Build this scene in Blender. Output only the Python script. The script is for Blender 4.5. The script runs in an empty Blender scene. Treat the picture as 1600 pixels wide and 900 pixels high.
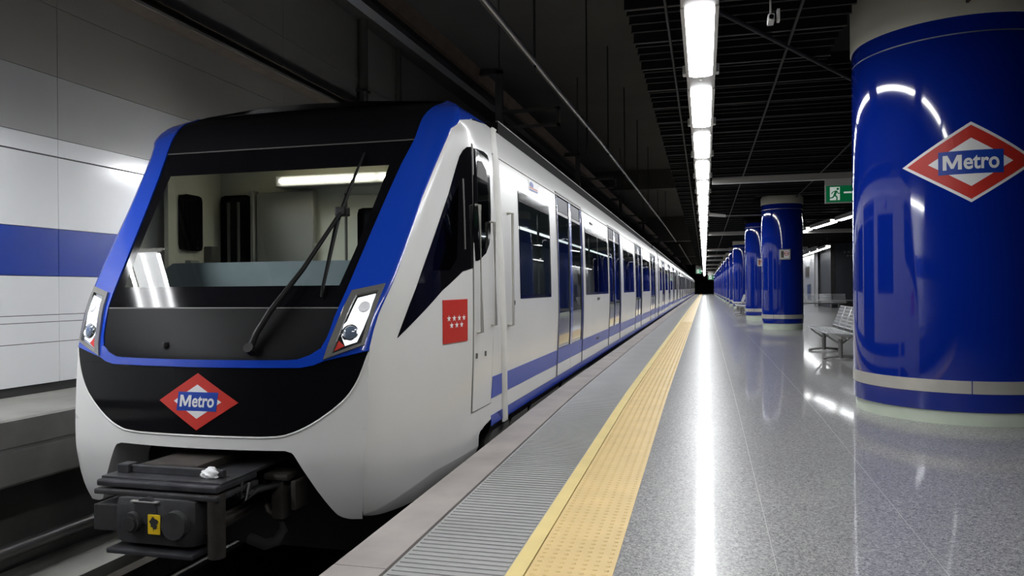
import bpy, bmesh, math, random
from mathutils import Vector, Matrix
from mathutils.geometry import tessellate_polygon
random.seed(7)
S = bpy.context.scene
COL = S.collection

# ---------------------------------------------------------------- camera, world, exposure
FPX, CAM_H, YAW, ROLL = 1170.0, 1.15, math.atan(301 / 1170.0), 0.0075
cam = bpy.data.cameras.new('camera')
cam.sensor_width = 36.0
cam.lens = FPX / 1600 * 36.0
cam.shift_y = 2.0 / 1600
cam.clip_end = 400
camo = bpy.data.objects.new('camera', cam)
COL.objects.link(camo)
camo.matrix_world = (Matrix.Translation((0, 0, CAM_H)) @ Matrix.Rotation(YAW, 4, 'Z')
                     @ Matrix.Rotation(math.pi / 2, 4, 'X') @ Matrix.Rotation(-ROLL, 4, 'Z'))
S.camera = camo
w = bpy.data.worlds.new('world')
S.world = w
w.use_nodes = True
w.node_tree.nodes['Background'].inputs[0].default_value = (0.9, 0.95, 1.0, 1)
w.node_tree.nodes['Background'].inputs[1].default_value = 0.03
S.view_settings.view_transform = 'Standard'
S.view_settings.look = 'None'
S.view_settings.gamma = 1
S.view_settings.exposure = 0.0
S.view_settings.use_curve_mapping = False
S.cycles.use_denoising = True
S.cycles.max_bounces = 10
S.cycles.transparent_max_bounces = 16
S.cycles.sample_clamp_indirect = 6.0
LAMP = 37.0        # radiance of the fluorescent lamps
WALL_LAMP = 88.0
FAR = 150.0

# ---------------------------------------------------------------- materials
MATS = {}


def mat(name, col, rough=0.5, metal=0.0, var=0.0, scale=8.0, coat=0.0, spec=0.5, bump=0.0, emit=None, estr=0.0):
    m = bpy.data.materials.new(name)
    m.use_nodes = True
    nt = m.node_tree
    b = nt.nodes['Principled BSDF']
    b.inputs['Base Color'].default_value = (*col, 1)
    b.inputs['Roughness'].default_value = rough
    b.inputs['Metallic'].default_value = metal
    b.inputs['Specular IOR Level'].default_value = spec
    b.inputs['Coat Weight'].default_value = coat
    b.inputs['Coat Roughness'].default_value = 0.04
    if var or bump:
        tc = nt.nodes.new('ShaderNodeTexCoord')
        n = nt.nodes.new('ShaderNodeTexNoise')
        n.inputs['Scale'].default_value = scale
        n.inputs['Detail'].default_value = 5
        nt.links.new(tc.outputs['Object'], n.inputs['Vector'])
        if var:
            r = nt.nodes.new('ShaderNodeValToRGB')
            r.color_ramp.elements[0].position = 0.3
            r.color_ramp.elements[1].position = 0.7
            r.color_ramp.elements[0].color = (*[c * (1 - var) for c in col], 1)
            r.color_ramp.elements[1].color = (*[min(1, c * (1 + var)) for c in col], 1)
            nt.links.new(n.outputs['Fac'], r.inputs['Fac'])
            nt.links.new(r.outputs['Color'], b.inputs['Base Color'])
        if bump:
            bp = nt.nodes.new('ShaderNodeBump')
            bp.inputs['Strength'].default_value = bump
            bp.inputs['Distance'].default_value = 0.01
            nt.links.new(n.outputs['Fac'], bp.inputs['Height'])
            nt.links.new(bp.outputs['Normal'], b.inputs['Normal'])
    if emit:
        b.inputs['Emission Color'].default_value = (*emit, 1)
        b.inputs['Emission Strength'].default_value = estr
    MATS[name] = m
    return m


def glass(name, tint, rough=0.01, ior=1.5):
    m = bpy.data.materials.new(name)
    m.use_nodes = True
    nt = m.node_tree
    nt.nodes.remove(nt.nodes['Principled BSDF'])
    out = nt.nodes['Material Output']
    t = nt.nodes.new('ShaderNodeBsdfTransparent')
    t.inputs[0].default_value = (*tint, 1)
    g = nt.nodes.new('ShaderNodeBsdfGlossy')
    g.inputs['Roughness'].default_value = rough
    f = nt.nodes.new('ShaderNodeFresnel')
    # the fresnel node inverts its index on back faces; undo that so a thin pane reflects alike from both sides
    ge = nt.nodes.new('ShaderNodeNewGeometry')
    mr = nt.nodes.new('ShaderNodeMapRange')
    mr.inputs['To Min'].default_value = ior
    mr.inputs['To Max'].default_value = 1 / ior
    nt.links.new(ge.outputs['Backfacing'], mr.inputs['Value'])
    nt.links.new(mr.outputs['Result'], f.inputs['IOR'])
    x = nt.nodes.new('ShaderNodeMixShader')
    nt.links.new(f.outputs[0], x.inputs[0])
    nt.links.new(t.outputs[0], x.inputs[1])
    nt.links.new(g.outputs[0], x.inputs[2])
    nt.links.new(x.outputs[0], out.inputs[0])
    MATS[name] = m
    return m


def terrazzo():
    m = bpy.data.materials.new('terrazzo')
    m.use_nodes = True
    nt = m.node_tree
    b = nt.nodes['Principled BSDF']
    tc = nt.nodes.new('ShaderNodeTexCoord')
    n = nt.nodes.new('ShaderNodeTexNoise')
    n.inputs['Scale'].default_value = 75
    n.inputs['Detail'].default_value = 3
    n.inputs['Roughness'].default_value = 0.7
    n.inputs['Distortion'].default_value = 1.2
    n2 = nt.nodes.new('ShaderNodeTexNoise')
    n2.inputs['Scale'].default_value = 0.9
    n2.inputs['Detail'].default_value = 3
    r = nt.nodes.new('ShaderNodeValToRGB')
    e = r.color_ramp.elements
    e[0].position = 0.36
    e[0].color = (0.075, 0.075, 0.078, 1)
    e[1].position = 0.62
    e[1].color = (0.52, 0.51, 0.495, 1)
    k = r.color_ramp.elements.new(0.48)
    k.color = (0.255, 0.252, 0.254, 1)
    mx = nt.nodes.new('ShaderNodeMixRGB')
    mx.blend_type = 'MULTIPLY'
    mx.inputs[0].default_value = 0.35
    r2 = nt.nodes.new('ShaderNodeValToRGB')
    r2.color_ramp.elements[0].color = (0.75, 0.75, 0.76, 1)
    r2.color_ramp.elements[1].color = (1.0, 0.99, 0.97, 1)
    nt.links.new(tc.outputs['Object'], n.inputs['Vector'])
    nt.links.new(tc.outputs['Object'], n2.inputs['Vector'])
    nt.links.new(n.outputs['Fac'], r.inputs['Fac'])
    nt.links.new(n2.outputs['Fac'], r2.inputs['Fac'])
    nt.links.new(r.outputs['Color'], mx.inputs[1])
    nt.links.new(r2.outputs['Color'], mx.inputs[2])
    nt.links.new(mx.outputs['Color'], b.inputs['Base Color'])
    mr = nt.nodes.new('ShaderNodeMapRange')
    mr.inputs['To Min'].default_value = 0.30
    mr.inputs['To Max'].default_value = 0.40
    nt.links.new(n2.outputs['Fac'], mr.inputs['Value'])
    nt.links.new(mr.outputs['Result'], b.inputs['Roughness'])
    b.inputs['Specular IOR Level'].default_value = 0.4
    b.inputs['Coat Weight'].default_value = 0.6
    b.inputs['Coat Roughness'].default_value = 0.07
    MATS['terrazzo'] = m
    return m


terrazzo()
mat('edge_stone', (0.35, 0.315, 0.295), 0.55, var=0.14, scale=3.0, bump=0.06)
mat('ribbed', (0.35, 0.348, 0.342), 0.3, var=0.08, scale=2.0)
mat('yellow_border', (0.78, 0.62, 0.26), 0.45, var=0.05, scale=4)
mat('yellow_tactile', (0.71, 0.52, 0.235), 0.45, var=0.06, scale=5)
mat('pale_strip', (0.46, 0.45, 0.44), 0.3)
mat('concrete', (0.20, 0.195, 0.18), 0.7, var=0.2, scale=2.5, bump=0.2)
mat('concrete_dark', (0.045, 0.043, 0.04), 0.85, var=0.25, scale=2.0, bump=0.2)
mat('concrete_brown', (0.07, 0.066, 0.06), 0.8, var=0.15, scale=0.7)
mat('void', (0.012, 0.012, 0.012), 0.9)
mat('wall_white', (0.80, 0.81, 0.82), 0.22, var=0.03, scale=0.8)
mat('wall_blue', (0.006, 0.035, 0.30), 0.2, var=0.05, scale=0.8)
mat('wall_half_shaded', (0.42, 0.42, 0.41), 0.25, var=0.03, scale=0.8)  # wall panel tone darkened: fading lamplight put into the colour
mat('wall_shaded', (0.27, 0.255, 0.235), 0.45, var=0.05, scale=0.6)  # darker again: shade of the unlit upper wall painted in
mat('support_dark', (0.05, 0.047, 0.042), 0.6)
mat('dark_metal', (0.035, 0.033, 0.03), 0.45, metal=0.3, var=0.2, scale=5)
mat('duct_brown', (0.12, 0.095, 0.075), 0.5, var=0.2, scale=4)
mat('brown_metal', (0.24, 0.17, 0.115), 0.5, metal=0.0, var=0.2, scale=4)
mat('grey_metal', (0.30, 0.29, 0.28), 0.4, metal=0.6, var=0.1, scale=4)
mat('pipe_metal', (0.42, 0.41, 0.40), 0.35, metal=0.8)
mat('steel', (0.66, 0.65, 0.62), 0.3, metal=0.8, var=0.06, scale=6)
mat('band_steel', (0.62, 0.60, 0.54), 0.3, metal=0.45, var=0.05, scale=6)
mat('bench_steel', (0.66, 0.67, 0.68), 0.3, metal=0.5)
mat('rail_steel', (0.35, 0.37, 0.40), 0.3, metal=1.0)
mat('slat_black', (0.005, 0.005, 0.0052), 0.7, spec=0.2)
mat('slat_edge', (0.022, 0.022, 0.022), 0.6, spec=0.3)
mat('beam_white', (0.55, 0.54, 0.51), 0.4)
mat('housing', (0.30, 0.285, 0.26), 0.4)
mat('lamp', (0.9, 0.9, 0.9), 0.4, emit=(0.96, 0.98, 1.0), estr=LAMP)
mat('hall_lamp', (0.9, 0.9, 0.9), 0.4, emit=(0.96, 0.98, 1.0), estr=14.0)
mat('wall_diffuser', (0.9, 0.9, 0.9), 0.4, emit=(0.96, 0.98, 1.0), estr=WALL_LAMP * .14)
mat('wall_lamp', (0.9, 0.9, 0.9), 0.4, emit=(0.96, 0.98, 1.0), estr=WALL_LAMP)
mat('reflector', (0.82, 0.82, 0.84), 0.35)
mat('column_blue', (0.002, 0.017, 0.235), 0.07, coat=0.6, spec=0.5)
mat('column_band', (0.004, 0.012, 0.10), 0.2)
mat('cream', (0.62, 0.60, 0.50), 0.55, var=0.05, scale=2)
mat('green_base', (0.66, 0.73, 0.60), 0.25, var=0.05, scale=3)
mat('train_white', (0.67, 0.665, 0.645), 0.25, coat=0.12, spec=0.35, var=0.02, scale=1.5)
mat('train_grey', (0.50, 0.49, 0.45), 0.4)
mat('train_blue', (0.006, 0.045, 0.40), 0.2, coat=0.5)
mat('stripe_blue', (0.006, 0.042, 0.38), 0.3, spec=0.25)
mat('cowl_black', (0.005, 0.005, 0.006), 0.5, spec=0.07)
mat('panel_black', (0.005, 0.005, 0.0055), 0.5, spec=0.06)
mat('gloss_black', (0.004, 0.004, 0.005), 0.08, spec=0.12)
mat('wiper_black', (0.006, 0.006, 0.006), 0.45, spec=0.2)
mat('rubber', (0.015, 0.015, 0.015), 0.6)
mat('joint_dark', (0.10, 0.095, 0.09), 0.6)
mat('seal_cream', (0.66, 0.65, 0.61), 0.5, var=0.1, scale=4)
mat('door_dark', (0.03, 0.032, 0.035), 0.08, coat=0.5)
mat('door_header', (0.015, 0.018, 0.03), 0.4, spec=0.15)
mat('roof_dark', (0.008, 0.008, 0.008), 0.7, spec=0.1)
mat('red', (0.52, 0.03, 0.02), 0.4)
mat('mark_white', (0.80, 0.80, 0.80), 0.4)
mat('mark_blue', (0.006, 0.045, 0.33), 0.4)
mat('cab_cream', (0.66, 0.64, 0.53), 0.55, var=0.04, scale=2)
mat('cab_grey', (0.34, 0.33, 0.30), 0.6, var=0.06, scale=2)
mat('dash_grey', (0.20, 0.24, 0.26), 0.6, var=0.08, scale=5)
mat('cab_lamp', (0.9, 0.9, 0.85), 0.4, emit=(1, 0.97, 0.86), estr=21.0)
mat('head_lit', (0.9, 0.92, 0.95), 0.3, emit=(0.9, 0.95, 1.0), estr=1.1)
mat('chrome', (0.75, 0.76, 0.78), 0.15, metal=1.0)
mat('frame_grey', (0.22, 0.215, 0.20), 0.3, metal=0.5)
mat('head_glass', (0.10, 0.13, 0.18), 0.06, coat=1.0)
mat('coupler_black', (0.035, 0.035, 0.036), 0.5, metal=0.2, var=0.35, scale=9, bump=0.2)
mat('coupler_plate', (0.05, 0.05, 0.055), 0.38, metal=0.4, var=0.3, scale=7)
mat('coupler_rust', (0.045, 0.038, 0.033), 0.6, metal=0.4, var=0.35, scale=9)
mat('label_yellow', (0.75, 0.50, 0.01), 0.5)
mat('sign_green', (0.0, 0.16, 0.055), 0.4, emit=(0.0, 0.4, 0.13), estr=0.12)
mat('sign_white', (0.8, 0.85, 0.8), 0.4, emit=(0.8, 0.9, 0.82), estr=0.35)
mat('slate', (0.035, 0.04, 0.048), 0.45, var=0.15, scale=1.5)
mat('poster_a', (0.03, 0.08, 0.28), 0.4, var=0.6, scale=3)
mat('poster_b', (0.35, 0.12, 0.08), 0.4, var=0.7, scale=4)
mat('poster_c', (0.08, 0.07, 0.05), 0.4, var=0.6, scale=4)
mat('saloon_lamp', (0.9, 0.9, 0.9), 0.4, emit=(0.95, 1.0, 0.95), estr=2.2)
mat('pass_wall', (0.16, 0.20, 0.24), 0.5)
mat('pass_seat', (0.06, 0.10, 0.125), 0.5)
mat('bin_brown', (0.22, 0.14, 0.08), 0.5)
glass('windscreen_glass', (0.88, 0.93, 0.92))
glass('window_glass', (0.50, 0.56, 0.58), ior=1.12)
glass('door_glass', (0.40, 0.44, 0.46), ior=1.12)


# ---------------------------------------------------------------- mesh helper
class MB:
    def __init__(self):
        self.v, self.f, self.m = [], [], []

    def add(self, vs, fs, mi=0):
        o = len(self.v)
        self.v += [tuple(p) for p in vs]
        self.f += [[i + o for i in f] for f in fs]
        self.m += [mi] * len(fs)
        return self

    def box(self, x0, x1, y0, y1, z0, z1, mi=0):
        p = [(x, y, z) for x in (x0, x1) for y in (y0, y1) for z in (z0, z1)]
        return self.add(p, [(0, 1, 3, 2), (4, 6, 7, 5), (0, 4, 5, 1), (2, 3, 7, 6), (0, 2, 6, 4), (1, 5, 7, 3)], mi)

    def bbox(self, x0, x1, y0, y1, z0, z1, b, mi=0):
        bm = bmesh.new()
        bmesh.ops.create_cube(bm, size=1)
        for q in bm.verts:
            q.co = Vector(((x0 + x1) / 2 + q.co.x * (x1 - x0), (y0 + y1) / 2 + q.co.y * (y1 - y0), (z0 + z1) / 2 + q.co.z * (z1 - z0)))
        bmesh.ops.bevel(bm, geom=list(bm.edges), offset=b, segments=2, affect='EDGES', profile=0.6)
        self.frombm(bm, mi)
        return self

    def frombm(self, bm, mi=0):
        bm.verts.index_update()
        self.add([q.co for q in bm.verts], [[q.index for q in f.verts] for f in bm.faces], mi)
        bm.free()

    def grid(self, rows, mi=0):
        n, k = len(rows), len(rows[0])
        return self.add([p for r in rows for p in r],
                        [(i * k + j, i * k + j + 1, (i + 1) * k + j + 1, (i + 1) * k + j) for i in range(n - 1) for j in range(k - 1)], mi)

    def tube(self, pts, r, n=8, mi=0, caps=True):
        pts = [Vector(p) for p in pts]
        rows = []
        for i, p in enumerate(pts):
            d = (pts[min(i + 1, len(pts) - 1)] - pts[max(i - 1, 0)]).normalized()
            a = d.cross(Vector((0, 0, 1)))
            if a.length < 1e-3:
                a = d.cross(Vector((0, 1, 0)))
            a.normalize()
            b = d.cross(a)
            rr = r[i] if isinstance(r, (list, tuple)) else r
            rows.append([p + (a * math.cos(t) + b * math.sin(t)) * rr for t in [2 * math.pi * q / n for q in range(n)]])
        vs = [p for ro in rows for p in ro]
        fs = [(i * n + j, i * n + (j + 1) % n, (i + 1) * n + (j + 1) % n, (i + 1) * n + j) for i in range(len(rows) - 1) for j in range(n)]
        if caps:
            fs += [list(range(n))[::-1], [(len(rows) - 1) * n + j for j in range(n)]]
        return self.add(vs, fs, mi)

    def lathe(self, prof, cx, cy, n=48, mi=0, a0=0.0, a1=2 * math.pi):
        full = abs(a1 - a0 - 2 * math.pi) < 1e-6
        k = n if full else n + 1
        vs = [(cx + r * math.cos(a0 + (a1 - a0) * j / n), cy + r * math.sin(a0 + (a1 - a0) * j / n), z) for r, z in prof for j in range(k)]
        fs = []
        for i in range(len(prof) - 1):
            for j in range(n):
                j2 = (j + 1) % k
                fs.append((i * k + j, i * k + j2, (i + 1) * k + j2, (i + 1) * k + j))
        return self.add(vs, fs, mi)

    def prism(self, poly, y0, y1, mi=0):
        """poly of (x, z) extruded along y"""
        n = len(poly)
        vs = [(x, y0, z) for x, z in poly] + [(x, y1, z) for x, z in poly]
        fs = [(i, (i + 1) % n, n + (i + 1) % n, n + i) for i in range(n)] + [list(range(n))[::-1], list(range(n, 2 * n))]
        return self.add(vs, fs, mi)

    def patch(self, poly, fmap, su=0.1, sv=0.1, off=0.004, rim=True, mi=0):
        """2-D polygon laid on the surface fmap(u, v, off), with a rim down to the surface"""
        tris = tessellate_polygon([[Vector((a, b, 0)) for a, b in poly]])
        bm = bmesh.new()
        vs = [bm.verts.new((a, b, 0)) for a, b in poly]
        for t in tris:
            try:
                bm.faces.new([vs[i] for i in t])
            except ValueError:
                pass
        for ax, st in ((0, su), (1, sv)):
            lo, hi = min(p[ax] for p in poly), max(p[ax] for p in poly)
            k = max(1, int(math.ceil((hi - lo) / st)))
            for i in range(1, k):
                co = [0, 0, 0]
                no = [0, 0, 0]
                co[ax] = lo + (hi - lo) * i / k
                no[ax] = 1
                bmesh.ops.bisect_plane(bm, geom=list(bm.verts) + list(bm.edges) + list(bm.faces), dist=1e-6, plane_co=co, plane_no=no)
        if rim:
            be = [e for e in bm.edges if e.is_boundary]
            ex = bmesh.ops.extrude_edge_only(bm, edges=be)['geom']
            low = set(q for q in ex if isinstance(q, bmesh.types.BMVert))
        else:
            low = set()
        for q in bm.verts:
            q.co = Vector(fmap(q.co.x, q.co.y, 0.0 if q in low else off))
        self.frombm(bm, mi)
        return self

    def build(self, name, mats, parent=None, smooth=0, **tags):
        if isinstance(mats, str):
            mats = [mats]
        o0 = Vector((0, 0, 0))
        if parent is not None:
            q = parent
            while q is not None:
                o0 += q.location
                q = q.parent
        me = bpy.data.meshes.new(name)
        ctr = Vector((0, 0, 0))
        if parent is None:
            xs, ys, zs = zip(*self.v)
            ctr = Vector(((min(xs) + max(xs)) / 2, (min(ys) + max(ys)) / 2, min(zs)))
        me.from_pydata([Vector(p) - o0 - ctr for p in self.v], [], self.f)
        for m in mats:
            me.materials.append(MATS[m])
        me.polygons.foreach_set('material_index', self.m)
        if smooth:
            me.polygons.foreach_set('use_smooth', [True] * len(me.polygons))
            me.set_sharp_from_angle(angle=math.radians(smooth))
        me.update()
        o = bpy.data.objects.new(name, me)
        o.location = ctr
        COL.objects.link(o)
        if parent is not None:
            o.parent = parent
        for k, x in tags.items():
            o[k] = x
        return o


def thing(name, label, cat, loc=(0, 0, 0), group=None):
    o = bpy.data.objects.new(name, None)
    o.empty_display_size = 0.1
    COL.objects.link(o)
    o.location = loc
    o['label'] = label
    o['category'] = cat
    if group:
        o['group'] = group
    return o


def dup(root, loc, label=None, rotz=0.0, scale=None):
    def cp(o, par):
        c = o.copy()
        COL.objects.link(c)
        if par is not None:
            c.parent = par
        for ch in o.children:
            cp(ch, c)
        return c
    r = cp(root, None)
    r.location = loc
    r.rotation_euler = (0, 0, rotz)
    if scale:
        r.scale = scale
    if label:
        r['label'] = label
    return r


def interp(x, xs, ys):
    if x <= xs[0]:
        return ys[0]
    for i in range(1, len(xs)):
        if x <= xs[i]:
            t = (x - xs[i - 1]) / (xs[i] - xs[i - 1])
            return ys[i - 1] + (ys[i] - ys[i - 1]) * t
    return ys[-1]


def lin(a, b, n):
    return [a + (b - a) * i / (n - 1) for i in range(n)]


def text_mesh(body, size, bold=0.02):
    """flat lettering: list of 2-D polygons (triangles), centred on the origin"""
    c = bpy.data.curves.new('lettering', 'FONT')
    c.body = body
    c.size = size
    c.offset = bold * size
    c.align_x = 'CENTER'
    c.resolution_u = 4
    o = bpy.data.objects.new('lettering_source', c)
    COL.objects.link(o)
    dg = bpy.context.evaluated_depsgraph_get()
    me = bpy.data.meshes.new_from_object(o.evaluated_get(dg))
    vs = [(q.co.x, q.co.y) for q in me.vertices]
    fs = [list(p.vertices) for p in me.polygons]
    bpy.data.objects.remove(o)
    bpy.data.curves.remove(c)
    bpy.data.meshes.remove(me)
    xs = [p[0] for p in vs]
    ys = [p[1] for p in vs]
    return vs, fs, (min(xs), max(xs), min(ys), max(ys))


def put_text(mb, body, u0, u1, v0, v1, fmap, off, bold=0.02, mi=0, slant=0.0):
    vs, fs, (a, b, c, d) = text_mesh(body, 1.0, bold)
    out = []
    for x, y in vs:
        s, t = (x - a) / (b - a), (y - c) / (d - c)
        out.append(fmap(u0 + (u1 - u0) * s + slant * t, v0 + (v1 - v0) * t, off))
    mb.add(out, fs, mi)


ORD = ('first second third fourth fifth sixth seventh eighth ninth tenth eleventh twelfth thirteenth fourteenth fifteenth '
       'sixteenth seventeenth eighteenth nineteenth twentieth').split()

# ================================================================= PLATFORM FLOOR
BACK = -42.0
YS = [BACK, -30, -18, -10, -6, -3, 0, 1.5] + [2 + 0.4 * i for i in range(21)] + [11, 13, 16, 20, 26, 34, 45, 60, 80, 100, 125, FAR]


def zf(y):
    return interp(y, [2.6, 3.1, 4.4, 5.7, 7.2, 8.4, 9.4], [-0.104, -0.098, -0.073, -0.048, -0.018, -0.004, 0.0])


def strip(name, m, x0, x1, dz=0.0, ys=None, nx=2, parent=None, thick=0.0, **tags):
    mb = MB()
    ys = ys or YS
    rows = [[(x, y, zf(y) + dz) for x in lin(x0, x1, nx)] for y in ys]
    mb.grid(rows)
    if thick:
        for xx in (x0, x1):
            mb.grid([[(xx, y, zf(y) + dz), (xx, y, zf(y) + dz - thick)] for y in ys])
    return mb.build(name, m, parent, smooth=20, **tags)


EDGE, XJ, XY0, XY1, XY2 = -1.645, -1.383, -0.848, -0.772, -0.395
floor = strip('floor', 'terrazzo', XY2, 12.0, nx=3, thick=0.12, kind='structure')
floor['label'] = 'polished grey speckled terrazzo platform floor'
strip('platform_strip', 'ribbed', XJ + 0.006, XY0, -0.004, parent=floor, thick=0.1, label='plain grey strip between edge stone and yellow paving')
mb = MB()
y = 2.2
while y < 9.0:
    z = zf(y) - 0.004
    rh = 0.0004 + 0.0046 * max(0, min(1, (9.0 - y) / 4.5))
    mb.prism([(XJ + 0.02, z - 0.002), (XJ + 0.02, z + rh), (XY0 - 0.012, z + rh), (XY0 - 0.012, z - 0.002)], y, y + 0.026)
    y += 0.05
mb.build('rib', 'ribbed', floor, kind='stuff')
strip('tactile_border', 'yellow_border', XY0, XY1, 0.006, parent=floor, thick=0.1, label='smooth bright yellow border of the warning strip')
strip('tactile_paving', 'yellow_tactile', XY1 + 0.006, XY2, 0.004, parent=floor, thick=0.1, label='pale yellow warning paving')
mb = MB()
y = 2.4
k = 0
while y < 26:
    z = zf(y) + 0.004
    for i in range(7):
        x = XY1 + 0.035 + 0.052 * i
        r0, r1 = 0.0125, 0.007
        n = 6
        vs = [(x + r0 * math.cos(a), y + r0 * math.sin(a), z) for a in [2 * math.pi * j / n for j in range(n)]]
        vs += [(x + r1 * math.cos(a), y + r1 * math.sin(a), z + 0.0045) for a in [2 * math.pi * j / n for j in range(n)]]
        mb.add(vs, [(j, (j + 1) % n, n + (j + 1) % n, n + j) for j in range(n)] + [list(range(n, 2 * n))])
    y += 0.052
mb.build('tactile_dome', 'yellow_tactile', floor, smooth=30, kind='stuff')
for x in (0.300, 1.005, 2.9):
    strip('joint_strip', 'pale_strip', x - 0.0018, x + 0.0018, 0.0006, parent=floor)
# edge stones, one by one as far as they can be told apart
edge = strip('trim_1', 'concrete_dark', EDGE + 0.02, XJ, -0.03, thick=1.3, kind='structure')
edge['label'] = 'platform edge of pinkish grey coping stones'
y = -10.7
random.seed(3)
while y < FAR:
    L = 4.6
    y1 = min(FAR, y + L)
    ys = [y + 0.002] + [q for q in lin(y, y1, 9)[1:-1]] + [y1 - 0.002]
    strip('coping_stone', 'edge_stone', EDGE, XJ - 0.006, 0.002, ys=ys, parent=edge, thick=0.09)
    y += L

# track bed, rails, left ledge
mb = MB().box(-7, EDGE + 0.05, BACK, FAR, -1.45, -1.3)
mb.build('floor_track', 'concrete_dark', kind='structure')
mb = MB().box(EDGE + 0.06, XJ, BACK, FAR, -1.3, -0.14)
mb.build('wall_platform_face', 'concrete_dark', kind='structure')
railroot = thing('rail', 'worn steel running rail below the train, on the platform side', 'rail', (-2.38, 70, -1.3), 'running rails of the track')


def rail_prof(x, z):
    return [(x - 0.07, z - .17), (x - 0.07, z - .155), (x - .012, z - .13), (x - .012, z - .045), (x - .035, z - .035), (x - .035, z),
            (x + .035, z), (x + .035, z - .035), (x + .012, z - .045), (x + .012, z - .13), (x + .07, z - .155), (x + .07, z - .17)]


MB().prism(rail_prof(-2.38, -0.98), BACK, FAR).build('rail_profile', 'rail_steel', railroot)
MB().box(-2.55, -2.21, BACK, FAR, -1.3, -1.15).build('rail_plinth', 'concrete_dark', railroot)
r2 = dup(railroot, (-3.82, 70, -1.3), 'worn steel running rail below the train, on the wall side')
led = MB()
led.prism([(-6.0, -1.3), (-5.55, -1.3), (-5.55, -0.28), (-4.97, -0.28), (-4.95, -0.26), (-4.95, -0.03), (-4.97, -0.02), (-4.97, 0.0), (-4.95, 0.01), (-4.95, 0.205), (-4.965, 0.22), (-6.0, 0.22)], BACK, FAR)
led.build('ledge', 'concrete', kind='structure', label='concrete service ledge along the track wall')
t = thing('cable_conduit', 'grey cable conduit running beneath the service ledge', 'conduit', (-5.1, 40, -0.9))
MB().tube([(-5.1, BACK, -0.80), (-5.1, FAR, -0.80)], 0.055, 10).build('conduit_tube', 'grey_metal', t, smooth=40)
for y in (2.0, 4.0, 6.0, 8.0):
    MB().box(-5.2, -5.0, y, y + 0.06, -1.3, -0.84).build('bracket', 'dark_metal', t)
MB().prism([(-5.22, -1.3), (-4.72, -1.3), (-4.74, -1.06), (-4.93, -0.99), (-5.22, -0.99)], BACK, FAR).build('trim_2', 'concrete', kind='structure', label='pale concrete kerb beside the track')
MB().box(-4.62, -4.5, BACK, FAR, -1.3, -1.1).build('trim_3', 'coupler_rust', kind='structure', label='rusty steel channel beside the rail')

# ================================================================= LEFT WALL
XW = -6.0
wl = MB().box(XW - 0.25, XW - 0.03, BACK, FAR, -1.3, 6.2).build('wall_left', 'concrete_dark', kind='structure', label='track wall of enamelled panels with a blue band')
ZJ = [0.30, 0.684, 0.875, 0.942, 1.307, 1.759, 2.452, 2.622, 3.217, 3.88, 4.9, 6.1]
YJ = [BACK, -30.125, -18.125] + [-6.125 + 4 * i for i in range(9)] + [29.875, 45, 80, FAR]
for i in range(len(YJ) - 1):
    for j in range(len(ZJ) - 1):
        if YJ[i] > 30 and j < 6:
            continue
        g = 0.006
        gt = 0.014 if abs(ZJ[j + 1] - 2.452) < 1e-6 else g
        m = 'wall_blue' if j == 4 else ('wall_white' if j < 7 else 'wall_half_shaded' if j == 7 else 'wall_shaded')  # rows above lamp level get painted shade
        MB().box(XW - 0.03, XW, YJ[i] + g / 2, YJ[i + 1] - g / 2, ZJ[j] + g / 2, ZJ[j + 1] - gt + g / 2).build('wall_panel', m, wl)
MB().box(XW - 0.03, XW - 0.012, BACK, FAR, 0.22, 0.30).build('baseboard_left', 'rubber', kind='structure')
d = thing('wall_duct', 'long brown cable duct high on the track wall', 'duct', (XW, 30, 4.2))
mb = MB().prism([(XW, 4.19), (XW + .20, 4.22), (XW + .20, 4.245), (XW + .06, 4.25), (XW + .06, 4.36), (XW + .15, 4.37), (XW + .15, 4.39), (XW, 4.39)], BACK, FAR)
mb.build('duct_body', 'duct_brown', d)
MB().box(XW + .2, XW + .212, BACK, FAR, 4.215, 4.25).build('duct_lip', 'steel', d)
for y, nm in ((12.35, 'thicker grey conduit rising up the track wall'), (13.95, 'thinner grey conduit rising up the track wall')):
    t = thing('wall_conduit', nm, 'conduit', (XW + 0.08, y, 2.6), 'conduits on the track wall')
    r = 0.085 if y < 13 else 0.06
    MB().tube([(XW + 0.1, y, 2.6), (XW + 0.1, y, 6.0)], r, 10).build('conduit_tube', 'concrete_brown', t, smooth=40)
    for z in (3.4, 4.0, 4.7):
        MB().box(XW, XW + 0.19, y - r - .02, y + r + .02, z, z + .04).build('clip', 'dark_metal', t)

# ================================================================= CEILINGS
MB().box(XW, 12, BACK, FAR, 6.0, 6.2).build('ceiling', 'concrete_brown', kind='structure', label='high concrete ceiling over the track')
MB().box(-0.62, 12, BACK, FAR, 4.1, 4.2).build('ceiling_upper', 'void', kind='structure', label='black slab above the slatted ceiling')
for y, zb in ((31, 5.2), (52, 4.35), (78, 4.35), (104, 4.35)):
    MB().box(XW, -0.62, y, y + 0.9, zb, 6.0).build('ceiling_beam', 'concrete_brown', kind='structure', label='concrete beam crossing above the track')
MB().box(-7, 12, FAR, FAR + 0.3, -1.5, 6.2).build('wall_back', 'void', kind='structure')
MB().box(-7, 12, BACK - .3, BACK, -1.5, 6.2).build('wall_near_end', 'concrete', kind='structure')
MB().box(12, 12.2, BACK, FAR, -0.3, 4.2).build('wall_right', 'slate', kind='structure')
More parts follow.
